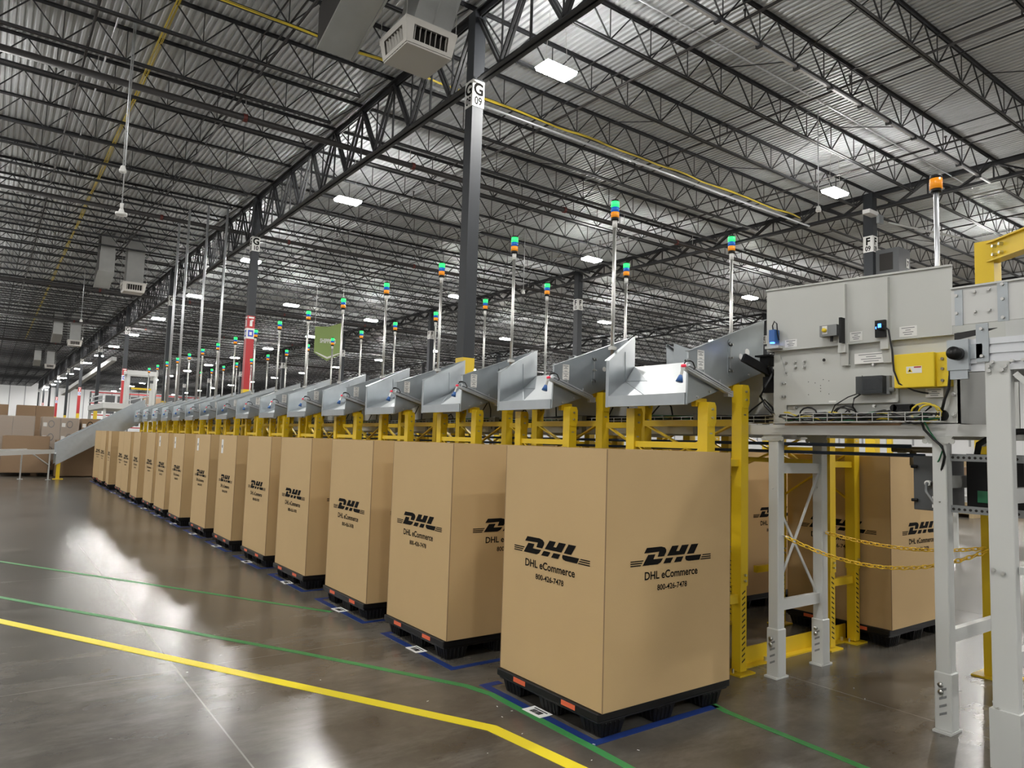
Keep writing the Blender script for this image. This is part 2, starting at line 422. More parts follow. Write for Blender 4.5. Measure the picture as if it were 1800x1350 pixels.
# columns
def column(ln, lx, row, y):
    red = ln == 'G' and row % 2 == 0 or (ln in 'ED' and row % 2 == 1)
    h = .135 if ln == 'G' else .16
    o = empty('steel_column', (lx, y, 0))
    MB().box((-h, -h, 3.3 if not red else 6.1), (h, h, DECK-.17)).build('shaft', 'colgrey', o)
    MB().box((-h-.006, -h-.006, 0), (h+.006, h+.006, 3.3)).build('yellow_base_band', 'yellow', o)
    if red: 
        MB().box((-h-.004, -h-.004, 3.3), (h+.004, h+.004, 6.1)).build('red_band', 'redp', o)
        s = MB(); s.box((-h-.012, -h-.012, 5.22), (h+.012, h+.012, 5.62)); s.box((-h-.014, -.10, 5.30), (h+.014, .10, 5.55), 1); s.box((-.10, -h-.014, 5.30), (.10, h+.014, 5.55), 1)
        s.box((-h-.016, -.05, 5.36), (h+.016, .05, 5.48)); s.box((-.05, -h-.016, 5.36), (.05, h+.016, 5.48))
        s.box((-h-.010, -.045, 5.70), (h+.010, .045, 5.92)); s.box((-.045, -h-.010, 5.70), (.045, h+.010, 5.92)); s.box((-h-.010, -.10, 6.0), (h+.010, .10, 6.06)); s.box((-.10, -h-.010, 6.0), (.10, h+.010, 6.06)); s.box((-h-.010, .0, 5.90), (h+.010, .08, 5.95)); s.box((0, -h-.010, 5.90), (.08, h+.010, 5.95)); s.build('extinguisher_sign', ['paper', 'signblue', 'redp'], o)
    # column number sign on the two near faces
    s = MB(); e = h+.012
    s.box((-e, -e, 8.6), (e, e, 9.17))
    for org, xd in (((-e-.003, 0, 0), (0, -1, 0)), ((0, -e-.003, 0), (1, 0, 0))):
        s.flat(text_vf(ln, .36, .95, bold=.012), plane_matrix((org[0], org[1], 8.86), xd), 1)
        s.flat(text_vf('%02d' % row, .24, .8, bold=.006), plane_matrix((org[0], org[1], 8.645), xd), 1)
    s.build('grid_number_sign', ['paper', 'ink'], o)
    MB().box((-.2, -.2, 0), (.2, .2, .025)).build('base_plate', 'steel', o)
    what = 'charcoal steel column with %s %02d sign and %s' % (ln, row, 'red upper band over yellow base' if red else 'yellow base')
    tag(o, what, 'column', 'steel roof columns')
for ln, lx in LINES:
    for i, y in enumerate(ROWS):
        if y < 0: continue
        if ln != 'G' and (i > 8): continue
        column(ln, lx, 8+i, y)
# bridging rods along Y, and X-bracing between joists
n = 0
for bx in (-8.8, 7.8, 24.4, 41.0):
    for fx in (.2, .5, .8):
        x = bx + BAY*fx
        if x < -1: continue
        for zz, nm in ((-.09, 'upper'), (-.72, 'lower')):
            m_ = MB().box((x-.014, -2, DECK+zz), (x+.014, 120, DECK+zz+.028))
            o = m_.build('bridging_rod', 'steel')
            tag(o, '%s joist bridging rod along the roof, %s %s' % (nm, {.2: 'nearest G side', .5: 'midway', .8: 'nearest far side'}[fx] if 0 else {.2: 'left third', .5: 'middle', .8: 'right third'}[fx], bays[JX.index(bx)]), 'rod', 'thin joist bridging rods')
for bx, bi in ((7.8, 1), (24.4, 2)):
    for fx in (.35, .65):
        x = bx+BAY*fx; m_ = MB()
        for j in range(-5, 30):
            y = JY0+j*JP
            if j % 2: m_.bar((x, y, DECK-.1), (x, y+JP, DECK-.75), .02)
            else: m_.bar((x, y, DECK-.75), (x, y+JP, DECK-.1), .02)
        o = m_.build('cross_bracing', 'steel'); tag(o, 'zigzag cross bracing between joists, %s part %s' % ('left' if fx < .5 else 'right', bays[bi]), 'bracing')

# sprinkler mains
for i, y in enumerate([18.9, 30.0, 48.5, 64.0, 82.0]):
    o = empty('sprinkler_pipe', (0, y, 9.93))
    MB().cyl((-6, 0, 0), (60, 0, 0), .085 if i < 2 else .1, 12).build('main_pipe', 'pipe', o, smooth=True)
    cl = MB(); hg = MB()
    for x in [-3, 1.5, 4.9, 9.8, 14, 19, 23, 28, 33, 40]:
        hg.bar((x, 0, .1), (x, 0, .85), .018)
    for x in (4.9, 9.9, 16, 22): cl.cyl((x-.05, 0, 0), (x+.05, 0, 0), .11, 12)
    hg.build('hanger_rod', 'zinc', o); cl.build('coupling', mat('dull_red_coupling', (.12, .02, .015), .5), o)
    tag(o, 'black sprinkler main crossing the roof, %s from the near end' % ORD[i], 'pipe', 'sprinkler mains')
n = 0
for x, bi in ((1.2, 0), (4.6, 0), (11.5, 1), (15.5, 1), (20.5, 1), (28.5, 2)):
    for seg, (a, c) in enumerate(((4 if x > 7 else 12, 29.0), (30.5, 60.0))):
        o = empty('sprinkler_branch', (x, 0, 10.12))
        MB().cyl((0, a, 0), (0, c, 0), .03, 8).build('branch_pipe', 'pipe', o, smooth=True)
        hd = MB(); y = a+.8
        while y < c: hd.cyl((0, y, 0), (0, y, .18), .018, 6); hd.cyl((0, y, .18), (0, y, .2), .04, 6); y += 3.4
        hd.build('sprinkler_head', 'pipe', o)
        tag(o, 'thin sprinkler branch %s, %s, %s' % (['left', 'mid-left', 'left side', 'centre', 'right side', 'left side'][[1.2, 4.6, 11.5, 15.5, 20.5, 28.5].index(x)], 'before the second main' if seg == 0 else 'beyond the second main', bays[bi]), 'pipe', 'sprinkler branches')
# yellow cables and white conduits
def polytube(name, mname, pts, r, label, cat, group=None, n=6):
    o = MB().tube(pts, r, n).build(name, mname, smooth=True); tag(o, label, cat, group); return o
def bundle(name, base, n_, r_, label):
    s = MB(); rn = random.Random(5)
    for q in range(n_):
        ph = rn.uniform(0, 6); s.tube([(x+.03*(q-n_/2)*(1 if abs(base[-1][1]-base[0][1]) > 1 else .3)+.012*math.sin(ph+i*.7), y+.012*math.sin(ph+i), z+.03*(q % 2)+.02*math.sin(ph+i*.8)) for i, (x, y, z) in enumerate(base)], r_, 5)
    o = s.build(name, 'cabyel', smooth=True); tag(o, label, 'cable')
bundle('yellow_cable', [(2.64, y, 10.70) for y in [8+.9*i for i in range(90)]], 4, .011, 'yellow cable run under the deck left of the G columns')
bundle('yellow_cable', [(x, 14.15, 10.02+.03*abs(math.sin(x*1.6))) for x in [2+.4*i for i in range(54)]], 3, .009, 'yellow cable draped along the joist beyond column G09')
polytube('conduit', 'alu', [(1.7, y, 10.72) for y in (8, 30)], .022, 'metal conduit under the deck, left of the yellow cable', 'conduit')
polytube('conduit', 'alu', [(7.9, 14.3, 9.96), (24, 14.3, 9.96)], .035, 'pale metal conduit along the joist beyond column G09', 'conduit')
polytube('conduit', 'alu', [(x, 9.6, 10.6) for x in (9, 26)], .02, 'thin metal conduit running just under the deck above the lamp', 'conduit')
polytube('conduit', 'offwhite', [(24.6, 11.7, 9.6), (34, 8.6, 9.2)], .035, 'white pipe sloping off right from column F09', 'conduit')
# cable clips rail along a joist
o = empty('cable_rail', (0, 8.49, 10.02))
MB().box((8.8, -.03, 0), (24.3, .03, .05)).build('rail', 'alu', o)
c = MB()
for i in range(11): c.box((9.6+i*1.38, -.07, -.04), (9.66+i*1.38, .07, .05)); c.box((9.6+i*1.38, .05, 0), (9.66+i*1.38, .07, .16))
c.build('clip', 'steel', o); tag(o, 'pale rail with black cable clips along a joist at upper right', 'cable rail')

# ---------------------------------------------------------------- high-bay lamps
def make_lamp():
    r = empty('high_bay_lamp')
    s = MB(); s.box((-.38, -.19, .076), (.38, .19, .09)); s.box((-.34, -.12, .09), (.34, .12, .12)); s.build('housing', 'lampbody', r)
    MB().add([(-.38, -.19, 0), (.38, -.19, 0), (.38, .19, 0), (-.38, .19, 0), (-.40, -.21, .075), (.40, -.21, .075), (.40, .21, .075), (-.40, .21, .075)], [(0, 3, 2, 1), (0, 1, 5, 4), (1, 2, 6, 5), (2, 3, 7, 6), (3, 0, 4, 7)]).build('diffuser', 'lamp', r)  # glowing side faces added to throw light up onto the roof deck
    h = MB()
    for x in (-.3, .3): h.cyl((x, 0, .12), (x*.6, 0, 1.60), .006, 5)
    h.build('hanging_wire', 'zinc', r); return r
lamp0 = make_lamp(); first = True
rown = {9.0: 'over the right side of the G columns', 19.85: 'before the F columns', 30.8: 'past the F columns', 41.7: 'over the E columns', 52.6: 'past the E columns', 63.5: 'past the D columns', -1.9: 'over the open aisle', -12.8: 'far left of the aisle'}
for x in LAMP_X:
    for i, y in enumerate(LAMP_Y):
        if x == -12.8 and (y > 60): continue
        if x >= 41 and (y > 125): continue
        o = lamp0 if first else copy_tree(lamp0); first = False
        o.location = (x, y, LAMP_Z)
        tag(o, 'lit rectangular high-bay lamp, %s in the row %s' % (ORD[i], rown[x]), 'lamp', 'high-bay lamps under the roof')
o = copy_tree(lamp0); o.location = (14.07, 41.46, 9.3); tag(o, 'lit rectangular high-bay lamp between two rows, mid-roof', 'lamp', 'high-bay lamps under the roof')

# ---------------------------------------------------------------- ducts
def make_diffuser():
    r = empty('air_diffuser')
    MB().slab([(-.43, -.43, 0), (.43, -.43, 0), (.43, .43, 0), (-.43, .43, 0)], (0, 0, .03)).build('bottom_panel', 'diff', r)
    fr = MB(); lv = MB(); h0, h1, a0, a1 = .03, .42, .44, .50
    for q in range(4):
        R_ = Matrix.Rotation(q*math.pi/2, 4, 'Z')
        T = lambda x, y, z: R_ @ Vector((x, y, z))
        for (x0, x1, z0, z1) in ((-a1, a1, .34, h1), (-a0, a0, h0, .09)):
            f = lambda z: a0+(a1-a0)*(z/h1)
            fr.add([T(x0, -f(z0), z0), T(x1, -f(z0), z0), T(x1, -f(z1), z1), T(x0, -f(z1), z1)], [(0, 1, 2, 3)])
        for s_ in (-1, 1):
            fr.add([T(s_*a0, -a0, h0), T(s_*.33, -a0, h0), T(s_*.33, -a1, h1), T(s_*a1, -a1, h1)], [(0, 1, 2, 3) if s_ < 0 else (3, 2, 1, 0)])
        for i in range(7):
            x = -.30+i*.10
            lv.slab([T(x, -.42, .09), T(x, -.47, .34), T(x+.03, -.36, .34), T(x+.03, -.36, .09)], T(.008, 0, 0))
    fr.box((-a1, -a1, h1), (a1, a1, h1+.03)); fr.build('louvre_frame', 'diff', r); lv.build('louvre_blades', 'diff', r)
    MB().box((-.35, -.35, .06), (.35, .35, .40)).build('dark_plenum', 'inside', r)
    d = MB(); d.add([(-.3,-.36,.45),(.42,-.36,.45),(.42,.3,.45),(-.3,.3,.45),(.15,-.55,2.6),(.95,-.55,2.6),(.95,.2,2.6),(.15,.2,2.6)],
        [(0,3,2,1),(4,5,6,7),(0,1,5,4),(1,2,6,5),(2,3,7,6),(3,0,4,7)]); d.bar((.06, -.365, .45), (.55, -.556, 2.6), .02, .02); d.build('supply_duct', 'duct', r)
    w = MB()
    for x, y in ((-.48, -.48), (.48, -.48), (.48, .48), (-.48, .48)): w.cyl((x, y, .42), (x, y, 2.6), .006, 4)
    w.build('hanging_wire', 'zinc', r); return r
def make_intake():
    r = empty('return_duct')
    d = MB(); d.add([(-.32,-.75,.55),(.32,-.75,.55),(.32,.75,0),(-.32,.75,0),(-.32,-.75,1.5),(.32,-.75,1.5),(.32,.75,.75),(-.32,.75,.75)],
        [(0,3,2,1),(4,5,6,7),(0,1,5,4),(1,2,6,5),(2,3,7,6),(3,0,4,7)])
    d.box((-.30, -.73, 1.1), (.30, .1, 2.3)); d.build('duct_body', 'duct', r)
    e = MB()
    for s_ in (-1, 1): e.bar((s_*.32, -.75, .55), (s_*.32, .75, 0), .04, .04)
    e.build('edge_flange', 'duct', r)
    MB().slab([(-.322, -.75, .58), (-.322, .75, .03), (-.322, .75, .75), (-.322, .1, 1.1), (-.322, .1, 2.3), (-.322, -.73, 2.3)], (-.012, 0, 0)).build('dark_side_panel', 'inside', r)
    return r
d0, i0 = make_diffuser(), make_intake()
straight = MB().box((-.36, -.33, .45), (.36, .33, 2.6)).mesh('supply_duct', 'duct')
for k, y in enumerate((10.7, 38.0, 66.0, 93.0)):
    nm = ['beside column G09', 'between columns G10 and G11', 'beyond column G12', 'far down the roof'][k]
    o = d0 if k == 0 else copy_tree(d0); o.location = (5.6 if k == 0 else 5.2, y, 8.2)
    for c in o.children:
        if k and c.name.startswith('supply_duct'): c.data = straight
    tag(o, 'pale square louvred air diffuser hanging %s' % nm, 'air diffuser', 'square air diffusers')
    o = i0 if k == 0 else copy_tree(i0); o.location = (4.55 if k == 0 else 4.0, y+.4, 8.45); tag(o, 'galvanised slanted return duct hanging %s' % nm, 'duct', 'slanted return ducts')

# hanging sensor pods and vertical conduits
def pod(x, y, z, big, label):
    o = empty('ceiling_sensor', (x, y, z))
    s = MB(); s.cyl((0, 0, 0), (0, 0, .05), .12 if big else .07, 14); s.cyl((0, 0, .05), (0, 0, .14), .07, 12, r2_=.04); s.build('sensor_head', 'paper', o, smooth=True)
    MB().cyl((0, 0, .1), (0, 0, DECK-z-.1), .014, 6).build('drop_pole', 'alu', o, smooth=True)
    if big: MB().cyl((0, 0, .14), (0, 0, .26), .035, 10).build('collar', 'paper', o, smooth=True)
    tag(o, label, 'sensor', 'sensors on drop poles')
pod(1.95, 16.9, 7.1, False, 'white sensor on a thin drop pole, upper left, higher of the near two')
pod(2.02, 17.2, 6.25, True, 'white round sensor on a drop pole, lower of the near two at left')
pod(17.4, 10.1, 8.0, False, 'white sensor hanging from the roof left of column F09')
pod(17.0, 22.5, 7.6, False, 'white sensor on a thin pole right of column G09')
pod(3.6, 43.0, 7.2, False, 'white sensor on a thin pole left of the far air diffuser')
for i, (x, y, zb) in enumerate(((6.14, 27.9, 2.5), (6.75, 27.6, 2.5), (5.75, 29.2, 2.5), (5.6, 30.2, 2.5))):
    o = MB().cyl((x, y, zb), (x, y, 10.2), .045, 8).build('vertical_conduit', 'alu', smooth=True)
    tag(o, 'tall grey vertical conduit left of column G10, %s from the column' % ORD[[1, 0, 2, 3][i]], 'conduit', 'tall vertical conduits')
o = empty('hanging_banner', (11.9, 30.0, 0))
zt, zb = 1.6+30*.1660, 1.6+30*.1120
s = MB(); w = .53
s.slab([(-w, .22, zt-.12), (-w, .22, zb+.33), (0, 0, zb), (w, -.22, zb+.33), (w, -.22, zt+.12), (0, 0, zt-.1)], (.012, .02, 0))
s.slab([(-w*.95, .2, zb+.36), (-w*.8, .17, zb+.36), (0, -.02, zb+.17), (w*.8, -.2, zb+.36), (w*.95, -.24, zb+.36), (0, -.02, zb+.08)], (-.01, -.02, 0), 1)
s.flat(text_vf('SHIPPING', .26, .62, bold=.008), plane_matrix((-.01, -.03, (zt+zb)/2-.02), (w, -.22, 0)), 1)
s.build('banner_cloth', ['bannergreen', 'paper'], o); MB().cyl((-w, .22, zt), (-w, .22, 10), .006, 4).cyl((w, -.22, zt+.1), (w, -.22, 10), .006, 4).build('hanging_wire', 'zinc', o)
tag(o, 'green pointed hanging banner reading SHIPPING behind the stack lights', 'banner')

# ================================================================ BOXES ON PALLETS
LOGO = [  # (y, z) outlines rectified on the first carton, centre y 3.37
 [(3.595,1.018),(3.617,.988),(3.583,.988),(3.488,.991),(3.502,.961),(3.445,.961),(3.428,.985),(3.427,.999),(3.440,1.012),(3.472,1.019)],
 [(3.583,.978),(3.629,.918),(3.500,.918),(3.474,.928),(3.454,.950),(3.537,.950),(3.521,.978)],
 [(3.376,1.017),(3.420,.961),(3.263,.961),(3.224,1.017),(3.288,1.017),(3.313,.984),(3.339,.984),(3.316,1.017)],
 [(3.429,.949),(3.364,.949),(3.389,.919),(3.453,.919)], [(3.335,.949),(3.272,.949),(3.294,.919),(3.358,.919)],
 [(3.201,1.017),(3.134,1.017),(3.176,.960),(3.242,.960)],
 [(3.253,.950),(3.105,.950),(3.124,.918),(3.225,.918),(3.247,.923),(3.257,.935)],
]
for i in range(3):
    z = .943-.0125*i
    LOGO.append([(3.728, z), (3.728, z+.0065), (3.62+.010*i, z+.0065), (3.625+.010*i, z)])
    LOGO.append([(3.098+.009*i, z), (3.093+.009*i, z+.0065), (3.014, z+.0065), (3.014, z)])
def print_mesh(mb, org, xd, tx):
    """logo, company name and phone number on the plane through org; org z is the floor of the text frame"""
    mt = plane_matrix(org, xd)
    for poly in LOGO:
        pts = [(3.37-y, z) for y, z in poly]
        ar = sum(pts[i][0]*pts[(i+1) % len(pts)][1]-pts[(i+1) % len(pts)][0]*pts[i][1] for i in range(len(pts)))
        if ar < 0: pts.reverse()
        mb.add([mt @ Vector((p[0], p[1], 0)) for p in pts], [tuple(range(len(pts)))])
    tx.flat(text_vf('DHL eCommerce', .064, 1.01, bold=.0013), mt @ Matrix.Translation((-.006, .836, 0)))
    tx.flat(text_vf('800-426-7478', .046, 1.02, bold=.0008), mt @ Matrix.Translation((0, .769, 0)))
BW, BD, BZ0, BZ1 = 1.11, .952, .15, 1.582
def make_box():
    r = empty('cardboard_box')
    t = .012; h0, h1 = BZ0, BZ1
    s = MB()
    # four walls with thickness, open top, bottom sheet
    s.box((0, 0, h0), (BW, t, h1)); s.box((0, BD-t, h0), (BW, BD, h1)); s.box((0, t, h0), (t, BD-t, h1)); s.box((BW-t, t, h0), (BW, BD-t, h1)); s.box((t, t, h0), (BW-t, BD-t, h0+.01))
    o = s.build('carton_walls', 'kraft', r)
    for cx, cy in ((.002, .002), (BW-.002, .002), (.002, BD-.002)): MB().cyl((cx, cy, h0), (cx, cy, h1), .0035, 6).build('corner_crease', 'kraft_edge', r)
    for nm, org, xd in (('a', (-.0015, BD/2, 0), (0, -1, 0)), ('b', (BW/2, -.0015, 0), (1, 0, 0)), ('c', (BW+.0015, BD/2, 0), (0, 1, 0)), ('d', (BW/2, BD+.0015, 0), (-1, 0, 0))):
        p, q = MB(), MB(); print_mesh(p, org, xd, q); p.build('printed_logo', 'ink', r); q.build('printed_text', 'ink', r)
    return r
def make_pallet():
    r = empty('plastic_pallet')
    s = MB(); a = -.018
    s.slab([(a, .012, .10), (BW+.02, .012, .10), (BW+.02, BD+.01, .10), (a, BD+.01, .10)], (0, 0, .048))
    s.box((a+.012, .024, .085), (BW+.01, BD-.002, .10))
    o = s.build('deck', 'blackplastic', r)
    md = o.modifiers.new('bevel', 'BEVEL'); md.width = .008; md.segments = 2
    for x in (.02, .44, .88):
        for y in (.025, .395, .76):
            w0, w1, g = .19, .15, .02
            f = MB(); f.add([(x+g, y+g, 0), (x+w1+g, y+g, 0), (x+w1+g, y+w1+g, 0), (x+g, y+w1+g, 0), (x, y, .09), (x+w0, y, .09), (x+w0, y+w0, .09), (x, y+w0, .09)],
                [(0,3,2,1),(4,5,6,7),(0,1,5,4),(1,2,6,5),(2,3,7,6),(3,0,4,7)])
            for i in range(4):
                xx = x+.035+i*.035; f.bar((xx+.003, y+g*.9, .005), (xx, y, .085), .010, .012, upv=(0, 1, 0)); f.bar((x+g*.9, y+.035+i*.035, .005), (x, y+.035+i*.035, .085), .012, .010, upv=(1, 0, 0))
            q = f.build('foot', 'blackplastic', r); md = q.modifiers.new('bevel', 'BEVEL'); md.width = .006; md.segments = 1
    for y in (.2, .66):
        MB().box((a-.0015, y, .110), (a+.002, y+.12, .138)).build('orange_patch', 'orange', r)
    return r
bx0, pl0 = make_box(), make_pallet()
def place_box(first, x, y, rz, lab, plab, grp, sheet=False):
    global bx0, pl0
    o = bx0 if first else copy_tree(bx0); p = pl0 if first else copy_tree(pl0)
    for q in (o, p): q.location = (x, y, 0); q.rotation_euler = (0, 0, rz)
    tag(o, lab, 'cardboard box', grp); tag(p, plab, 'pallet', 'black pallets under the boxes')
    if sheet:
        MB().box((-.003, .70, 1.32), (0, .80, 1.52)).box((-.004, .735, 1.40), (-.003, .765, 1.44), 1).build('shipping_label', ['paper', 'ink'], o)
    return o
spec = 'tall kraft DHL eCommerce carton'
jit = [0, .002, -.006, .004, 0, -.01, .006, -.004, .008, .0, -.01, .015, .0, -.05, .02, .1]
jitx = [0, 0, .0, -.01, .02, .0, .01, -.02, .0, .02, -.03, .0, .06, -.04, 0, .08]
boxes = []
for k in range(16):
    ofs = 'nearest' if k == 0 else ORD[k]+' from the near end'
    o = place_box(k == 0, 2.8+jitx[k], BOXY[k], jit[k], 'tall kraft DHL eCommerce carton, %s, in the long left row' % ofs,
        'black plastic pallet under the %s carton of the long left row' % ('nearest' if k == 0 else ORD[k]), 'DHL cartons along the left side of the sorter', sheet=5 <= k <= 8)
for k in range(4):
    place_box(False, 6.15, 2.94+PITCH_Y*k, [.0, -.01, 0, 0][k], 'shaded kraft DHL eCommerce carton, %s of the row right of the sorter' % ('nearest' if k == 0 else ORD[k]),
        'black plastic pallet under the %s carton right of the sorter' % ('nearest' if k == 0 else ORD[k]), 'DHL cartons right of the sorter')
# barcode cards on the floor
for k in range(13):
    y = 3.41+PITCH_Y*k + (.02 if k % 3 else 0)
    s = MB(); s.box((-.05, -.085, .003), (.05, .085, .0045))
    yy = -.045
    while yy < .045:
        w_ = random.choice((.002, .004, .006)); s.box((-.028, yy, .0046), (.015, yy+w_, .0052), 1); yy += w_+random.choice((.002, .004))
    s.box((.024, -.06, .0046), (.034, .06, .0052), 1)
    o = s.build('barcode_card', ['paper', 'ink'], loc=(2.775, y, 0)); o.rotation_euler[2] = random.uniform(-.08, .08)
    tag(o, 'white barcode card taped to the floor in front of the %s carton' % ('nearest' if k == 0 else ORD[k]), 'barcode card', 'barcode cards on the floor')

# ================================================================ CHUTES
XM = 5.09     # centre line of the sorter
def mirror(mb, mir):
    if mir:
        mb.v = [(2*XM-v[0], v[1], v[2]) for v in mb.v]; mb.f = [tuple(reversed(f)) for f in mb.f]
    return mb
def wy(x): return .76+(x-3.9)*.607/.92
def make_chute(mir):
    r = empty('sorting_chute'); B = lambda mb, nm, m, par=None, sm=False: mirror(mb, mir).build(nm, m, par or r, smooth=sm)
    t = .004
    # near side panel with folded top edge
    s = MB(); s.slab([(3.90, 0, 1.904), (3.915, 0, 2.281), (4.82, 0, 2.615), (4.80, 0, 2.203), (4.45, 0, 2.085)], (0, -t, 0))
    s.bar((3.90, -.012, 2.279), (3.97, -.012, 2.30), .03, .004); s.bar((3.97, -.012, 2.303), (4.82, -.012, 2.617), .032, .004); s.bar((3.902, -.008, 1.91), (3.915, -.008, 2.28), .004, .016, upv=(0, 1, 0))
    B(s, 'near_side_panel', 'galv')
    s = MB(); s.slab([(3.90, wy(3.9), 1.904), (3.90, wy(3.9), 2.27), (4.82, wy(4.82), 2.625), (4.82, wy(4.82), 2.25)], (-.003, .004, 0))
    s.slab([(3.90, wy(3.9), 2.27), (4.82, wy(4.82), 2.625), (4.82, wy(4.82)+.03, 2.625), (3.88, wy(3.9)+.03, 2.27)], (0, 0, -.004))
    s.slab([(3.90, wy(3.9)-.001, 1.9), (3.90, wy(3.9)-.001, 2.27), (3.89, wy(3.9)+.02, 2.27), (3.89, wy(3.9)+.02, 1.9)], (-.003, 0, 0))
    B(s, 'far_side_panel', 'galv')
    s = MB(); s.slab([(3.9, 0, 1.985), (3.9, .40, 1.985), (4.28, .716, 2.132), (4.82, wy(4.82), 2.341), (4.82, 0, 2.341)], (0, 0, -.006))
    B(s, 'slide_floor', 'slide')
    s = MB(); L_, N_, Fa, Fb, Bk = (3.9, .758, 1.985), (4.45, wy(4.45)-.002, 2.165), (3.9, .39, 1.986), (4.28, .71, 2.134), (4.82, wy(4.82), 2.343)
    for tri in ((Fa, N_, L_), (Fa, Fb, N_), (Fb, Bk, N_)): s.slab(list(tri), (0, 0, -.003))
    for p, q in ((L_, N_), (N_, Fb), (N_, Fa), (N_, (4.43, wy(4.43)-.002, 2.42))): s.bar(p, q, .006, .004)
    B(s, 'corner_gusset', 'galv')
    s = MB(); s.box((3.893, 0, 1.904), (3.90, .76, 1.987)); s.box((3.9, 0, 1.904), (3.93, .76, 1.908)); B(s, 'front_lip', 'galv')
    # slotted joint plate with bolts
    s = MB(); s.box((4.365, -.008, 2.17), (4.425, -.004, 2.39)); 
    for q in (2.17, 2.39): s.cyl((4.395, -.008, q), (4.395, -.004, q), .03, 12)
    s.box((4.393, -.011, 2.16), (4.397, -.008, 2.40), 1)
    for z in (2.18, 2.28, 2.38):
        for x in (4.379, 4.411): s.cyl((x, -.018, z), (x, -.008, z), .008, 6, 1)
    B(s, 'joint_plate', ['galv', 'zinc'])
    s = MB()
    for x, z in ((4.02, 1.965), (4.16, 2.01), (4.30, 2.06), (4.62, 2.17)): s.cyl((x, -.014, z), (x, -.004, z), .009, 6)
    B(s, 'bolt', 'zinc')
    s = MB()
    for z0 in (2.165, 2.235):
        s.box((4.02, -.0055, z0), (4.095, -.004, z0+.066))
        for j, (w, zz) in enumerate(((.055, .050), (.02, .038), (.045, .028), (.03, .006))):
            s.box((4.057-w/2, -.0062, z0+zz), (4.057+w/2, -.0055, z0+zz+.005), 1)
    B(s, 'sticker_sheet', ['paper', 'midgrey'])
    s = MB(); s.cyl((4.52, -.007, 2.30), (4.52, -.004, 2.30), .022, 14); s.cyl((4.60, -.007, 2.34), (4.60, -.004, 2.34), .028, 14); B(s, 'white_cap', 'paper')
    # sensor rail running down the panel
    rail = MB(); a, c = Vector((3.87, -.03, 2.150)), Vector((4.36, -.03, 2.010))
    rail.bar(a, c, .028, .028); rail.bar(a+Vector((0, -.016, .008)), c+Vector((0, -.016, .008)), .006, .008); rail.bar(a+Vector((0, -.016, -.008)), c+Vector((0, -.016, -.008)), .006, .006)
    rail.bar(a+Vector((.03, -.002, .03)), c+Vector((0, -.002, .028)), .012, .012)
    rail.box((4.32, -.045, 1.985), (4.38, -.004, 2.03))
    for x in (4.06, 4.24):
        z = 2.15-(x-3.87)*.286; rail.bar((x, -.03, z+.02), (x, -.03, z+.06), .008)
    ro = B(rail, 'sensor_rail', 'alu')
    s = MB(); s.box((3.835, -.05, 2.14), (3.875, -.012, 2.165)); s.cyl((3.815, -.03, 2.09), (3.83, -.03, 2.14), .010, 8); B(s, 'sensor_clamp', 'zinc', ro)
    s = MB(); s.cyl((3.80, -.03, 2.055), (3.815, -.03, 2.10), .026, 10, r2_=.013); B(s, 'blue_nozzle', 'bluep', ro, True)
    s = MB(); s.cyl((3.835, -.052, 2.168), (3.835, -.022, 2.168), .011, 10); B(s, 'red_button', 'redbtn', ro, True)
    s = MB(); s.tube([(3.85, -.03, 2.185), (3.88, -.035, 2.215), (3.93, -.04, 2.20), (3.955, -.04, 2.16), (3.93, -.03, 2.14)], .005, 5); s.cyl((3.86, -.03, 2.205), (3.90, -.037, 2.21), .009, 6); B(s, 'sensor_cord', 'cable', ro)
    # underside bracket onto the support legs
    s = MB(); s.box((4.04, .02, 1.90), (4.16, .06, 1.96)); s.box((4.44, .02, 2.0), (4.54, .06, 2.12)); B(s, 'mount_bracket', 'yellow')
    return r
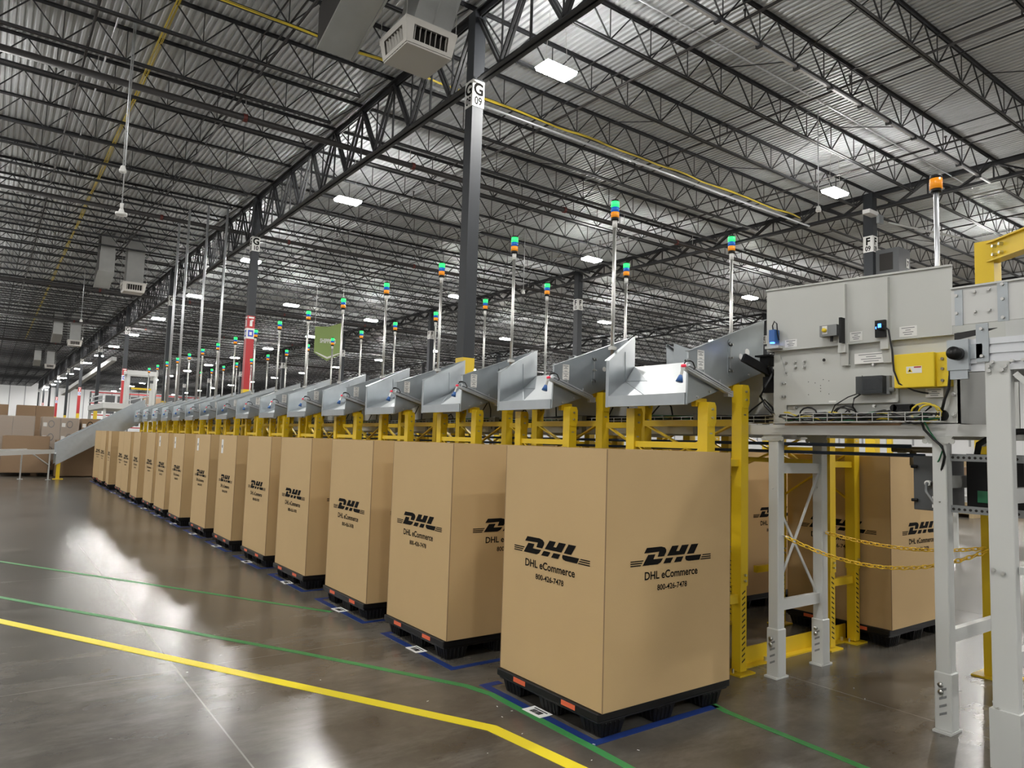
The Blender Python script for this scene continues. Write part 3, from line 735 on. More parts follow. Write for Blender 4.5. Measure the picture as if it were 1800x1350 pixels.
def make_frame(mir):
    r = empty('chute_support_frame'); B = lambda mb, nm, m='yellow', par=None: mirror(mb, mir).build(nm, m, par or r)
    for x, y, top in ((4.10, .02, 1.93), (4.49, .02, 2.08), (4.10, .72, 1.90), (4.52, 1.0, 2.05)):
        s = MB(); w = .042
        s.box((x-w, y-w, .62), (x+w, y+w, top)); s.box((x-w+.006, y-w+.006, .02), (x+w-.006, y+w-.006, .64))
        # gusset head
        s.slab([(x-w-.004, y-w-.006, top-.13), (x-w+.01, y-w-.006, top-.17), (x+w-.01, y-w-.006, top-.17), (x+w+.006, y-w-.006, top-.13), (x+w+.006, y-w-.006, top-.03), (x+w-.01, y-w-.006, top), (x-w+.01, y-w-.006, top), (x-w-.004, y-w-.006, top-.03)], (0, .006, 0))
        lo = B(s, 'leg')
        s = MB()
        for i in range(13):
            z = .08+i*.04
            s.slab([(x-.018, y-w+.0055, z), (x+.018, y-w+.0055, z+.02), (x+.018, y-w+.0055, z+.031), (x-.018, y-w+.0055, z+.011)], (0, -.001, 0))
        B(s, 'adjuster_slot', 'inside', lo)
        s = MB(); s.box((x-.09, y-.075, 0), (x+.09, y+.075, .012)); B(s, 'base_plate', 'yellow', lo)
        s = MB()
        for z in (top-.05, top-.11, .70, .66): s.cyl((x, y-w-.018, z), (x, y-w-.002, z), .009, 6)
        for dx in (-.07, .07): s.cyl((x+dx, y, .012), (x+dx, y, .04), .008, 6)
        s.box((x-.014, y-w-.001, top-.225), (x+.014, y-w, top-.215)); B(s, 'bolt', 'zinc', lo)
    for a_, c_ in (((4.075, .06, 1.60), (4.115, .68, 1.645)), ((4.475, .06, 1.775), (4.515, .96, 1.825)), ((4.475, .06, 1.50), (4.515, .96, 1.54)), ((4.14, 0, .50), (4.45, .04, .56)), ((4.14, .70, .5), (4.48, .74, .56)), ((4.14, 0, 1.48), (4.45, .04, 1.53))):
        B(MB().box(a_, c_), 'cross_rail')
    s = MB(); s.bar((4.095, .70, 1.64), (4.095, .06, 1.20), .03, .012); s.bar((4.095, .06, 1.60), (4.095, .70, 1.18), .03, .012)
    s.bar((4.495, .98, 1.80), (4.495, .06, 1.40), .035, .012); s.bar((4.495, .06, 1.80), (4.495, .98, 1.40), .035, .012)
    B(s, 'diagonal_brace')
    # link to the neighbouring frame
    s = MB(); s.box((4.475, 1.045, 1.76), (4.51, 1.42, 1.81)); s.bar((4.49, 1.05, 1.60), (4.49, 1.42, 1.78), .035, .012); B(s, 'link_bar')
    return r
def make_light():
    r = empty('stack_light')
    MB().cyl((0, 0, 2.2), (0, 0, 3.53), .0165, 10).build('pole', 'zinc', r, smooth=True)
    MB().cyl((0, 0, 3.49), (0, 0, 3.555), .022, 10).build('white_collar', 'paper', r, smooth=True)
    s = MB(); s.cyl((0, 0, 3.555), (0, 0, 3.58), .034, 14); s.build('base_cap', 'blackplastic', r, smooth=True)
    for nm, z0, z1, m in (('orange_lens', 3.58, 3.628, 'oorange'), ('blue_lens', 3.63, 3.672, 'bblue'), ('green_lens', 3.674, 3.722, 'ggreen')):
        s = MB(); s.cyl((0, 0, z0), (0, 0, z1), .036, 16); s.build(nm, m, r, smooth=True)
    MB().cyl((0, 0, 3.722), (0, 0, 3.738), .036, 14, r2_=.03).build('top_cap', 'blackplastic', r, smooth=True)
    MB().box((-.03, -.02, 2.28), (.03, .02, 2.32)).box((-.03, -.02, 2.42), (.03, .02, 2.45)).build('pole_clamp', 'zinc', r)
    return r
l0 = make_light(); lf = True
for mir, side in ((False, 'left'), (True, 'right')):
    c0, f0 = make_chute(mir), make_frame(mir)
    for k in range(16):
        y = 3.255+PITCH_Y*k
        nth = 'nearest' if k == 0 else ORD[k]+' from the near end'
        o = c0 if k == 0 else copy_tree(c0); o.location = (0, y, 0)
        tag(o, 'galvanised sheet chute, %s, %s side of the sorter' % (nth, side), 'chute', 'sorting chutes on the %s side' % side)
        o = f0 if k == 0 else copy_tree(f0); o.location = (0, 3.23+PITCH_Y*k-.02, 0)
        tag(o, 'yellow steel frame under the %s chute on the %s side of the sorter' % ('nearest' if k == 0 else ORD[k], side), 'support frame', 'yellow frames under the %s chutes' % side)
        o = l0 if lf else copy_tree(l0); lf = False
        o.location = (4.27 if not mir else 5.907, 4.36+PITCH_Y*k, 0 if not mir else .015)
        tag(o, 'stack light with lit green lens on a pole, at the %s chute, %s side' % ('nearest' if k == 0 else ORD[k], side), 'stack light', 'stack lights along the %s chutes' % side)
# orange beacon on its own pole
o = empty('warning_beacon', (5.4, 2.23, 0))
MB().cyl((0, 0, 2.3), (0, 0, 3.50), .018, 10).build('pole', 'alu', o, smooth=True)
MB().cyl((0, 0, 3.50), (0, 0, 3.525), .036, 14).build('base_cap', 'blackplastic', o, smooth=True)
MB().cyl((0, 0, 3.525), (0, 0, 3.60), .042, 16).build('orange_lens', 'oorange', o, smooth=True)
MB().cyl((0, 0, 3.60), (0, 0, 3.625), .040, 14).build('top_cap', 'blackplastic', o, smooth=True)
tag(o, 'amber beacon on a tall pole behind the grey sorter panel', 'beacon')

# ================================================================ SORTER BODY
o = empty('sorter_bed', (0, 0, 0))
MB().box((4.86, 3.05, 1.86), (5.32, 27.6, 2.30)).build('bed_housing', 'beige', o)
s = MB()
for sx in (4.80, 5.38): s.box((sx-.03, 3.05, 1.72), (sx+.03, 27.6, 1.80))
s.build('side_rail', 'conv', o)
for k in range(17):
    y = 3.3+PITCH_Y*k; MB().box((4.70, y, 1.70), (5.48, y+.05, 1.76)).build('cross_member', 'conv', o)
MB().box((4.95, 3.08, 2.30), (5.23, 27.6, 2.31)).build('belt', 'cable', o)
tag(o, 'long grey sorter bed running between the two rows of chutes', 'conveyor')
for k in range(0, 15, 1):
    y = 3.72+PITCH_Y*k
    o = MB().box((-.03, -.06, -.085), (.03, .06, .085)).box((-.034, -.01, -.05), (-.03, .01, .05), 1).build('junction_box', ['midgrey', 'darkgrey'], loc=(4.66, y, 1.80))
    tag(o, 'grey junction box hanging under the sorter at the %s left chute' % ORD[k], 'junction box', 'junction boxes under the sorter')

def squiggle(y0, y1, x, z, amp, seed, n=24):
    rnd = random.Random(seed); ph = [rnd.uniform(0, 6) for _ in range(4)]
    return [(x+amp*.6*math.sin(ph[0]+i*.9), y0+(y1-y0)*i/(n-1), z+amp*(math.sin(ph[1]+i*.55)+.5*math.sin(ph[2]+i*1.3))) for i in range(n)]
def basket(y0, y1, x, name_label):
    r = empty('cable_tray')
    s = MB(); y = y0
    while y < y1:
        s.box((x-.05, y, 1.805), (x+.06, y+.004, 1.809)); s.box((x-.052, y, 1.805), (x-.048, y+.004, 1.862)); y += .1
    for z in (1.805, 1.833, 1.86): s.box((x-.052, y0, z), (x-.048, y1, z+.004))
    s.box((x, y0, 1.803), (x+.004, y1, 1.807)); s.build('wire_basket', 'zinc', r)
    tag(r, name_label, 'cable tray'); return r
basket(1.86, 3.0, 4.56, 'wire basket tray full of cables along the grey sorter head')
basket(3.05, 27.0, 4.74, 'wire cable tray running under the left chutes')
s = MB()
for i in range(10): s.tube(squiggle(3.0, 27, 4.74+random.uniform(-.03, .04), 1.84+random.uniform(-.01, .03), .018, i, 90), random.choice((.006, .009, .012)), 5, 0 if i % 4 else 1)
for k in range(30):
    y = 3.3+k*.75+random.uniform(-.2, .2); h = random.uniform(.08, .3)
    s.tube([(4.76, y, 1.84), (4.80, y+.06, 1.84+h*.6), (4.82, y+.14, 1.84+h), (4.80, y+.24, 1.84+h*.5), (4.76, y+.3, 1.84)], .007, 5, 0)
o = s.build('cable_tangle', ['cable', 'cabgreen'], smooth=True); tag(o, 'tangle of black cables along the tray under the left chutes', 'cables', kind='stuff')
s = MB()
for i in range(16):
    yy0, yy1 = sorted((random.uniform(1.85, 2.2), random.uniform(2.6, 3.0)))
    s.tube(squiggle(yy0, yy1, 4.56+random.uniform(-.035, .04), 1.835+random.uniform(-.015, .03), random.uniform(.006, .02), 40+i), random.choice((.004, .006, .008)), 5, [0, 0, 0, 1, 2, 0][i % 6])
for cy, rr in ((2.47, .055), (2.50, .045), (2.74, .05), (1.95, .05), (1.98, .06)):
    s.tube([(4.58, cy+rr*1.3*math.cos(a*.5), 1.86+rr*math.sin(a*.5)) for a in range(13)], .006, 5, 2 if cy < 2 else 0)
o = s.build('cable_tangle', ['cable', 'cabgreen', 'cabyel'], smooth=True); tag(o, 'tangle of black, green and yellow cables in the tray of the grey sorter head', 'cables', kind='stuff')
for zz, xx, lab in ((1.66, 5.0, 'left'), (1.60, 5.2, 'right')):
    o = MB().cyl((xx, 2.25, zz), (xx, 27, zz), .013, 8).build('air_pipe', 'bluep' if 0 else mat('dark_blue_pipe', (.03, .05, .09), .4), smooth=True)
    tag(o, 'dark blue air pipe under the sorter bed, %s one' % lab, 'pipe', 'air pipes under the sorter')
o = empty('pipe_fitting', (5.25, 2.35, 1.64)); s = MB(); s.cyl((0, -.13, 0), (0, .14, 0), .022, 10); s.cyl((0, 0, -.11), (0, 0, 0), .022, 10); s.build('tee_body', 'brass', o, smooth=True)
MB().cyl((0, -.24, 0), (0, -.11, 0), .012, 8).build('nipple', 'cable', o, smooth=True); MB().cyl((0, .05, 0), (0, .10, 0), .030, 6).build('union_nut', 'brass', o)
tag(o, 'brass pipe tee fitting above the right-hand carton', 'pipe fitting')

# ---- grey sorter head (machine)
H = empty('sorter_machine')
XL, XR = 4.62, 5.56
s = MB(); s.box((XL, 1.80, 1.795), (XL+.012, 3.03, 2.34)); s.box((XR-.012, 1.80, 1.795), (XR, 3.03, 2.34)); s.box((XL, 1.80, 1.795), (XR, 1.812, 2.34)); s.box((XL, 1.8, 1.79), (XR, 3.03, 1.80)); s.box((XL+.02, 3.0, 1.8), (XR, 3.03, 2.3)); s.build('lower_body', 'beige', H)
for x0, tilt in ((XL-.03, 0), (XR+.02, 0)):
    s = MB(); s.slab([(x0, 1.82, 2.331), (x0, 3.074, 2.333), (x0, 3.074, 2.785), (x0, 1.816, 2.745)], (.006, 0, 0))
    s.bar((x0+.0, 3.074, 2.785), (x0+.0, 1.816, 2.745), .02, .012); s.box((x0-.004, 1.82, 2.325), (x0+.03, 3.07, 2.333))
    s.build('side_panel', 'beige', H)
for y in (2.507, 2.227):
    s = MB(); s.box((XL-.06, y-.045, 2.27), (XL-.03, y+.005, 2.735)); s.slab([(XL-.05, y+.01, 2.33), (XL-.05, y-.06, 2.33), (XL-.03, y-.05, 2.19), (XL-.03, y+.0, 2.19)], (.006, 0, 0)); s.box((XL-.03, y-.05, 2.185), (XL, y, 2.195)); s.build('panel_rib', 'beige', H)
s = MB(); s.box((XL-.02, 2.142, 1.935), (XL, 2.921, 2.143)); s.box((XL-.03, 2.142, 1.930), (XL, 2.921, 1.938)); s.build('cover_plate', 'beige', H)
s = MB(); s.box((XL-.008, 2.925, 1.80), (XL, 3.03, 2.15)); s.slab([(XL-.006, 2.93, 2.15), (XL-.006, 3.03, 2.15), (XL-.006, 3.03, 2.30), (XL-.006, 2.98, 2.30)], (.006, 0, 0)); s.build('joint_plate', 'beige', H)
s = MB()
for y, z in [(2.96, 2.09), (2.94, 2.09), (2.96, 1.995), (2.94, 1.995), (2.86, 2.20), (2.86, 2.24), (2.79, 2.20), (2.79, 2.24), (2.935, 2.17), (2.935, 2.24), (2.49, 2.19), (2.48, 2.21), (2.25, 2.215), (2.30, 2.18), (1.83, 1.97), (1.83, 1.85), (1.83, 2.1), (2.30, 1.912), (2.86, 1.912), (1.86, 2.43), (1.90, 2.43), (2.72, 2.62), (2.02, 2.33)]:
    s.cyl((XL-.022, y, z), (XL-.004, y, z), .0085, 6); s.cyl((XL-.01, y, z), (XL-.003, y, z), .012, 10)
s.build('bolt', 'zinc', H)
s = MB()
for y, z, r_ in [(2.635, 2.235, .011), (2.42, 1.99, .003), (2.64, 2.1, .003), (2.70, 2.08, .003), (2.66, 2.06, .003), (2.66, 2.04, .003), (2.66, 2.02, .003), (2.60, 2.09, .003), (2.60, 2.0, .003), (2.75, 2.09, .003), (2.75, 2.0, .003), (2.37, 2.11, .003), (1.90, 1.885, .008)]:
    s.cyl((XL-.0215, y, z), (XL-.019, y, z), r_, 10)
s.build('drill_hole', 'inside', H)
for (y0, y1, z0, z1) in ((2.83, 2.925, 2.345, 2.40), (2.36, 2.445, 2.345, 2.405), (2.02, 2.125, 2.34, 2.405), (1.88, 1.98, 1.955, 2.01), (2.55, 2.60, 1.942, 1.953), (2.20, 2.42, 2.19, 2.26)):
    s = MB(); xo = XL-.031 if z0 > 2.3 else XL-.0215
    s.box((xo-.001, y0, z0), (xo+.004, y1, z1))
    n_ = 4; hh = (z1-z0)
    for j in range(n_):
        if hh > .03: 
            wd = (y1-y0)*[.75, .3, .6, .45][j]*.5; zc = z1-hh*(.16+.21*j); s.box((xo-.0016, (y0+y1)/2-wd, zc-.003), (xo-.001, (y0+y1)/2+wd, zc+.002), 1)
    s.build('notice_label', ['paper', 'midgrey'], H)
s = MB(); s.cyl((XL-.03, 2.05, 1.895), (XL, 2.05, 1.895), .022, 12); s.cyl((XL-.03, 2.17, 1.895), (XL, 2.17, 1.895), .022, 12); s.box((XL-.03, 2.05, 1.873), (XL, 2.17, 1.917)); s.build('black_guide_slot', 'blackplastic', H)
s = MB(); s.cyl((XL-.02, 1.895, 1.845), (XL, 1.895, 1.845), .035, 18); s.build('cable_grommet', 'blackplastic', H)
s = MB(); s.box((XL-.02, 1.60, 1.72), (XL+.04, 3.35, 1.79)); s.box((XR-.04, 1.6, 1.72), (XR+.02, 3.35, 1.79)); s.build('bottom_rail', 'conv', H)
s = MB(); s.box((XL-.025, 2.13, 1.785), (XL+.02, 2.93, 1.80)); s.build('wood_runner', 'wood', H)
tag(H, 'light grey steel sorter head with tall side panel at right', 'sorter machine')

o = empty('terminal_box', (XL, 0, 0)); s = MB(); s.box((-.10, 1.895, 2.012), (0, 2.13, 2.222)); q = s.build('enclosure', 'ybright', o); md = q.modifiers.new('bevel', 'BEVEL'); md.width = .006; md.segments = 2
s = MB(); s.box((-.07, 1.83, 2.016), (-.005, 1.895, 2.22)); s.build('side_flange', 'ybright', o)
for z in (2.05, 2.12, 2.18): MB().cyl((-.078, 1.862, z), (-.07, 1.862, z), .009, 8).build('screw', 'brass', o)
s = MB(); s.box((-.1015, 1.965, 2.10), (-.10, 2.055, 2.142)); s.slab([(-.1025, 2.05, 2.106), (-.1025, 2.018, 2.106), (-.1025, 2.034, 2.136)], (.001, 0, 0), 1); s.box((-.1022, 1.968, 2.132), (-.1015, 2.01, 2.140), 2)
s.slab([(-.1032, 2.042, 2.110), (-.1032, 2.026, 2.110), (-.1032, 2.034, 2.126)], (.0005, 0, 0), 3)
s.build('warning_label', ['paper', 'ybright', 'redp', 'ink'], o); tag(o, 'yellow electrical box with warning triangle label on the sorter head', 'electrical box')
o = empty('clear_junction_box', (XL-.02, 0, 0)); MB().box((-.03, 2.18, 1.982), (0, 2.36, 2.10)).build('back_shell', 'midgrey', o); q = MB().box((-.085, 2.20, 1.985), (-.03, 2.37, 2.098)).build('smoked_cover', 'clear', o)
MB().box((-.05, 2.23, 2.01), (-.035, 2.34, 2.08)).box((-.06, 2.27, 2.02), (-.05, 2.31, 2.03)).build('circuit_board', 'darkgrey', o); MB().cyl((-.03, 2.15, 2.01), (-.03, 2.18, 2.01), .014, 10).build('cable_gland', 'midgrey', o)
tag(o, 'smoked clear junction box left of the yellow electrical box', 'junction box')
o = empty('push_button_station', (XL-.03, 0, 0)); MB().box((-.07, 2.50, 2.385), (-.01, 2.62, 2.46)).build('housing', 'midgrey', o); MB().box((-.072, 2.565, 2.40), (-.07, 2.60, 2.455)).build('button_plate', 'paper', o)
MB().cyl((-.09, 2.58, 2.425), (-.07, 2.58, 2.425), .014, 12).build('yellow_button', 'ybright', o, smooth=True); MB().cyl((-.04, 2.55, 2.35), (-.04, 2.55, 2.385), .01, 8).build('cable_gland', 'blackplastic', o)
MB().box((-.08, 2.462, 2.33), (-.03, 2.478, 2.50)).build('mounting_bracket', 'blackplastic', o); tag(o, 'grey push-button station with yellow button on the upper panel', 'button station')
o = empty('light_sensor', (XL-.03, 0, 0)); MB().box((-.05, 2.19, 2.345), (-.03, 2.255, 2.455)).build('mounting_plate', 'blackplastic', o); MB().box((-.09, 2.19, 2.39), (-.05, 2.225, 2.43)).build('sensor_body', 'blackplastic', o)
MB().box((-.092, 2.195, 2.40), (-.09, 2.215, 2.425)).box((-.052, 2.235, 2.40), (-.05, 2.25, 2.415)).build('blue_indicator', 'led', o); tag(o, 'black light sensor with lit blue indicators on the upper panel', 'sensor')
o = empty('photo_eye', (XL-.03, 0, 0)); MB().box((-.07, 2.965, 2.385), (-.01, 3.01, 2.475)).build('sensor_body', 'bluep', o); MB().box((-.072, 2.975, 2.375), (-.05, 3.0, 2.385)).build('blue_indicator', 'led', o)
MB().tube([(-.04, 2.995, 2.475), (-.04, 3.0, 2.51), (-.04, 2.985, 2.54), (-.04, 2.965, 2.52), (-.04, 2.96, 2.45), (-.03, 2.955, 2.40)], .005, 6).build('sensor_cord', 'cable', o, smooth=True)
MB().box((-.06, 2.94, 2.34), (0, 3.05, 2.36)).build('mounting_bracket', 'beige', o); tag(o, 'blue photo-eye sensor at the left corner of the upper panel', 'sensor')
o = empty('laser_scanner', (4.66, 3.1, 0)); s = MB(); s.box((-.03, -.02, 2.23), (.05, .06, 2.30)); s.box((-.05, -.05, 2.30), (.09, .09, 2.312)); s.build('scanner_body', 'blackplastic', o)
MB().bar((-.22, .07, 2.28), (.02, -.02, 2.17), .03, .06).bar((-.04, 0, 2.22), (.02, -.02, 2.08), .07, .02).build('hinged_arm', 'blackplastic', o); MB().box((-.02, -.06, 2.03), (.02, .04, 2.15)).build('mounting_plate', 'blackplastic', o)
tag(o, 'black scanner with hinged arm between the nearest chute and sorter head', 'scanner')
for i, (pts, r_, lab) in enumerate((
  ([(4.52, 2.19, 2.41), (4.50, 2.15, 2.38), (4.50, 2.13, 2.25), (4.51, 2.125, 2.12), (4.52, 2.10, 2.04), (4.54, 2.02, 1.995), (4.57, 1.99, 1.985), (4.60, 1.965, 1.98)], .006, 'black cable looping down from the blue-lit light sensor'),
  ([(4.58, 2.37, 2.0), (4.55, 2.44, 1.97), (4.55, 2.53, 1.92), (4.56, 2.56, 1.87)], .004, 'thin black cable sloping down from the clear junction box'),
  ([(4.58, 2.37, 1.99), (4.55, 2.40, 1.96), (4.55, 2.41, 1.91), (4.56, 2.39, 1.86)], .006, 'thick black cable dropping from the clear junction box'),
  ([(4.60, 1.82, 2.2), (4.56, 1.825, 2.10), (4.55, 1.83, 2.0), (4.56, 1.86, 1.93), (4.58, 1.88, 1.88)], .009, 'black cable right of the yellow electrical box'),
  ([(4.66, 3.08, 2.22), (4.63, 3.06, 2.15), (4.60, 3.09, 2.08), (4.58, 3.12, 2.0), (4.57, 3.07, 1.93), (4.57, 3.0, 1.86)], .011, 'thick black cable hanging from the black scanner'),
  ([(4.60, 1.95, 1.90), (4.56, 2.0, 1.84), (4.57, 1.98, 1.76), (4.58, 1.93, 1.70), (4.58, 1.885, 1.66), (4.59, 1.875, 1.60), (4.62, 1.91, 1.50), (4.78, 2.04, 1.42)], .008, 'black cable running from tray down the white leg to cabinet'),
  ([(4.58, 2.05, 1.83), (4.56, 1.98, 1.82), (4.57, 1.95, 1.75), (4.59, 1.885, 1.64), (4.6, 1.91, 1.58), (4.64, 1.95, 1.54)], .005, 'green cable running from tray down beside the white leg'))):
    o = MB().tube(pts, r_, 6).build('cable', 'cabgreen' if 'green' in lab else 'cable', smooth=True); tag(o, lab, 'cable')

# ---- support stands
def stand(y, xs, ztop, rungs, brace, label, name='support_stand'):
    r = empty(name)
    w = .040
    for x in xs:
        s = MB(); s.box((x-w, y-w, .30), (x+w, y+w, ztop)); s.box((x-w-.008, y-w-.008, .01), (x+w+.008, y+w+.008, .34)); lo = s.build('leg', 'offwhite', r)
        md = lo.modifiers.new('bevel', 'BEVEL'); md.width = .005; md.segments = 1
        s = MB()
        for i in range(4):
            z = .09+i*.045; s.slab([(x-w-.0085, y+.02, z), (x-w-.0085, y-.02, z+.022), (x-w-.0085, y-.02, z+.036), (x-w-.0085, y+.02, z+.014)], (-.001, 0, 0))
        s.build('adjuster_slot', 'midgrey', lo)
        s = MB(); s.cyl((x-w-.022, y+.01, .27), (x-w-.008, y+.01, .27), .014, 12); s.cyl((x-w-.022, y+.01, .23), (x-w-.008, y+.01, .23), .014, 12); s.cyl((x-w-.01, y, 1.33), (x-w+.001, y, 1.33), .004, 6); s.build('bolt', 'zinc', lo, smooth=True)
        s = MB(); s.slab([(x-.075, y-.05, 0), (x+.075, y-.05, 0), (x+.075, y+.05, 0), (x-.075, y+.05, 0)], (0, 0, .012)); s.build('base_plate', 'offwhite', lo)
        s = MB(); s.slab([(x-w-.008, y+.09, ztop+.05), (x-w-.008, y-.09, ztop+.05), (x-w-.008, y-.09, ztop), (x-w-.008, y-.055, ztop-.06), (x-w-.008, y+.055, ztop-.06), (x-w-.008, y+.09, ztop)], (.008, 0, 0))
        for q_, yy in ((0, .075), (0, -.075)): s.cyl((x-w-.012, y+yy, ztop-.045), (x-w-.004, y+yy, ztop-.045), .016, 10)
        s.build('top_plate', 'beige', lo)
    for z in rungs: MB().box((xs[0]+w, y-.02, z), (xs[1]-w, y+.02, z+.075)).build('rung', 'offwhite', r)
    if brace:
        s = MB(); z0, z1 = rungs[0]+.075, rungs[1]; s.bar((xs[0]+w, y-.01, z0+.15), (xs[1]-w, y-.01, z1), .022, .008, upv=(0, 1, 0)); s.bar((xs[0]+w, y+.008, z1-.25), (xs[1]-w, y+.008, z0), .022, .008, upv=(0, 1, 0)); s.build('cross_brace', 'offwhite', r)
    tag(r, label, 'stand'); return r
stand(3.04, (4.66, 5.24), 1.735, (.46, 1.44), True, 'off-white H-shaped stand with X brace under the left end of the sorter head')
stand(1.915, (4.65, 5.52), 1.735, (.50, 1.41), False, 'off-white leg stand under the right end of the sorter head')

# ---- take-away conveyor at the right edge
r = empty('conveyor_section')
XG = 4.35
s = MB(); s.box((XG-.02, .2, 2.335), (XG-.01, 1.72, 2.545)); s.box((XG-.03, .2, 2.54), (XG+.0, 1.72, 2.55)); s.build('side_guard', 'conv', r)
s = MB()
for z0, z1 in ((2.07, 2.10), (2.115, 2.15), (2.165, 2.20), (2.215, 2.245)): s.box((XG-.01, .2, z0), (XG+.02, 1.70, z1))
s.box((XG, .2, 2.07), (XG+.03, 1.70, 2.25)); s.build('aluminium_profile', 'alu', r)
s = MB(); s.box((XG-.027, 1.66, 2.33), (XG-.02, 1.70, 2.53)); s.box((XG-.027, 1.44, 2.33), (XG-.02, 1.49, 2.545)); s.box((XG-.02, 1.54, 2.12), (XG-.012, 1.60, 2.33)); s.build('splice_plate', 'galv', r)
s = MB()
for y, z in ((1.69, 2.5), (1.69, 2.4), (1.60, 2.51), (1.53, 2.515), (1.60, 2.40), (1.53, 2.40), (1.465, 2.53), (1.465, 2.45), (1.465, 2.35), (1.57, 2.30), (1.57, 2.15), (1.43, 2.115), (1.52, 2.115), (1.38, 2.115), (1.54, 2.09), (1.46, 2.09)):
    s.cyl((XG-.036, y, z), (XG-.018, y, z), .009, 8)
s.build('bolt', 'zinc', r)
s = MB(); s.box((XG-.04, 1.63, 2.08), (XG-.01, 1.74, 2.25)); s.box((XG-.03, 1.64, 2.03), (XG-.01, 1.73, 2.10)); s.box((XG-.02, 1.57, 2.14), (XG-.01, 1.64, 2.22)); s.build('motor_plate', 'galv', r)
MB().cyl((XG-.10, 1.685, 2.17), (XG-.04, 1.685, 2.17), .036, 20).build('motor_cap', 'blackplastic', r, smooth=True)
s = MB(); s.slab([(XG-.015, 1.71, 2.25), (XG-.015, 1.60, 2.27), (XG-.015, 1.50, 2.30), (XG-.015, 1.60, 2.30), (XG-.015, 1.71, 2.29)], (.01, 0, 0)); s.build('belt_edge', 'cable', r)
MB().box((XG+.03, .2, 2.18), (XG+.70, 1.70, 2.20)).build('belt', 'cable', r)
s = MB(); s.box((XG+.70, .2, 2.07), (XG+.73, 1.70, 2.54)); s.build('far_guard', 'conv', r)
tag(r, 'pale grey conveyor section with aluminium side profile at the right edge', 'conveyor')
r = empty('conveyor_stand')
for x in (XG, 5.05):
    s = MB(); s.box((x-.012, 1.445, .01), (x+.05, 1.565, 2.12)); lo = s.build('leg', 'offwhite', r); md = lo.modifiers.new('bevel', 'BEVEL'); md.width = .006; md.segments = 2
    s = MB()
    for y, z in ((1.54, 2.07), (1.48, 2.07), (1.54, .30), (1.48, .28), (1.54, .10), (1.48, .08), (1.545, 1.01), (1.50, 1.0)): s.cyl((x-.026, y, z), (x-.012, y, z), .011, 8)
    s.build('bolt', 'zinc', lo); MB().box((x-.03, 1.435, 0), (x+.07, 1.575, .30)).build('foot_sleeve', 'offwhite', lo)
MB().box((XG+.06, 1.48, .50), (5.04, 1.53, .58)).build('rung', 'offwhite', r); MB().box((XG+.06, 1.48, 1.36), (5.04, 1.53, 1.44)).build('rung', 'offwhite', r)
s = MB(); s.bar((XG+.02, 1.43, 2.05), (XG+.1, 1.05, 1.60), .05, .03); s.build('knee_brace', 'offwhite', r)
s = MB(); s.box((XG+.02, .60, 1.0), (XG+.05, 1.44, 1.04)); s.bar((XG+.03, 1.42, .25), (XG+.1, .7, 1.0), .03, .012); s.build('side_rail', 'offwhite', r)
tag(r, 'wide off-white conveyor leg frame at the right edge', 'stand')

# control cabinet on strut channel
r = empty('strut_channel')
for z in (1.27, 1.575):
    s = MB(); s.box((4.66, 1.50, z), (4.70, 1.90, z+.042)); s.build('channel', 'midgrey', r)
    s = MB()
    for i in range(12): s.cyl((4.657, 1.53+i*.03, z+.021), (4.66, 1.53+i*.03, z+.021), .008, 8)
    s.build('punched_hole', 'inside', r)
tag(r, 'pair of punched strut channels between the two white legs', 'strut channel')
r = empty('control_cabinet'); q = MB().box((4.78, 1.93, 1.26), (5.0, 2.14, 1.60)).build('cabinet_body', 'darkgrey', r); md = q.modifiers.new('bevel', 'BEVEL'); md.width = .004
s = MB()
for z in (1.32, 1.53): s.cyl((4.765, 2.11, z), (4.765, 2.145, z), .010, 8)
s.build('hinge', 'blackplastic', r)
MB().cyl((4.75, 2.045, 1.43), (4.78, 2.045, 1.43), .018, 12).cyl((4.745, 2.045, 1.43), (4.75, 2.045, 1.43), .009, 8, 1).build('cable_gland', ['paper', 'midgrey'], r)
MB().box((4.777, 1.99, 1.33), (4.78, 2.03, 1.35)).box((4.777, 1.99, 1.28), (4.78, 2.03, 1.30)).build('small_label', 'paper', r)
MB().tube([(4.74, 2.045, 1.43), (4.70, 2.03, 1.38), (4.69, 1.98, 1.31), (4.69, 1.93, 1.28)], .008, 6).build('grey_lead', 'midgrey', r, smooth=True)
tag(r, 'dark grey control cabinet hanging behind the right white leg', 'cabinet')
r = empty('drive_unit'); MB().box((4.85, 1.56, 1.30), (5.05, 1.86, 1.62)).build('housing', 'blackplastic', r); MB().box((4.842, 1.73, 1.33), (4.85, 1.80, 1.40)).build('green_terminal', 'cabgreen', r)
MB().tube([(4.84, 1.80, 1.60), (4.80, 1.77, 1.68), (4.78, 1.68, 1.735), (4.78, 1.56, 1.755), (4.8, 1.40, 1.76)], .018, 8).build('thick_hose', 'cable', r, smooth=True)
tag(r, 'black drive unit with thick hose between the white legs', 'drive unit')

# yellow overhead post
r = empty('yellow_gantry_post', (6.1, 2.16, 0)); MB().box((-.07, -.065, .012), (.07, .065, 3.25)).build('post', 'yellow', r)
MB().box((-.13, -.13, 0), (.13, .13, .012)).build('base_plate', 'yellow', r)
s = MB(); s.bar((-.02, -.03, 3.16), (-.85, -1.232, 3.16), .05, .14); s.bar((-.02, -.03, 3.232), (-.85, -1.232, 3.232), .10, .012); s.bar((-.02, -.03, 3.088), (-.85, -1.232, 3.088), .10, .012); s.build('overhead_beam', 'yellow', r)
s = MB()
for t, z in ((.12, 3.19), (.19, 3.19), (.12, 3.125), (.19, 3.125)): s.cyl((-.568*t-.045, -.823*t+.03, z), (-.568*t-.02, -.823*t+.012, z), .012, 8)
s.build('bolt', 'zinc', r); tag(r, 'yellow steel post with overhead beam behind the conveyor at right', 'post')

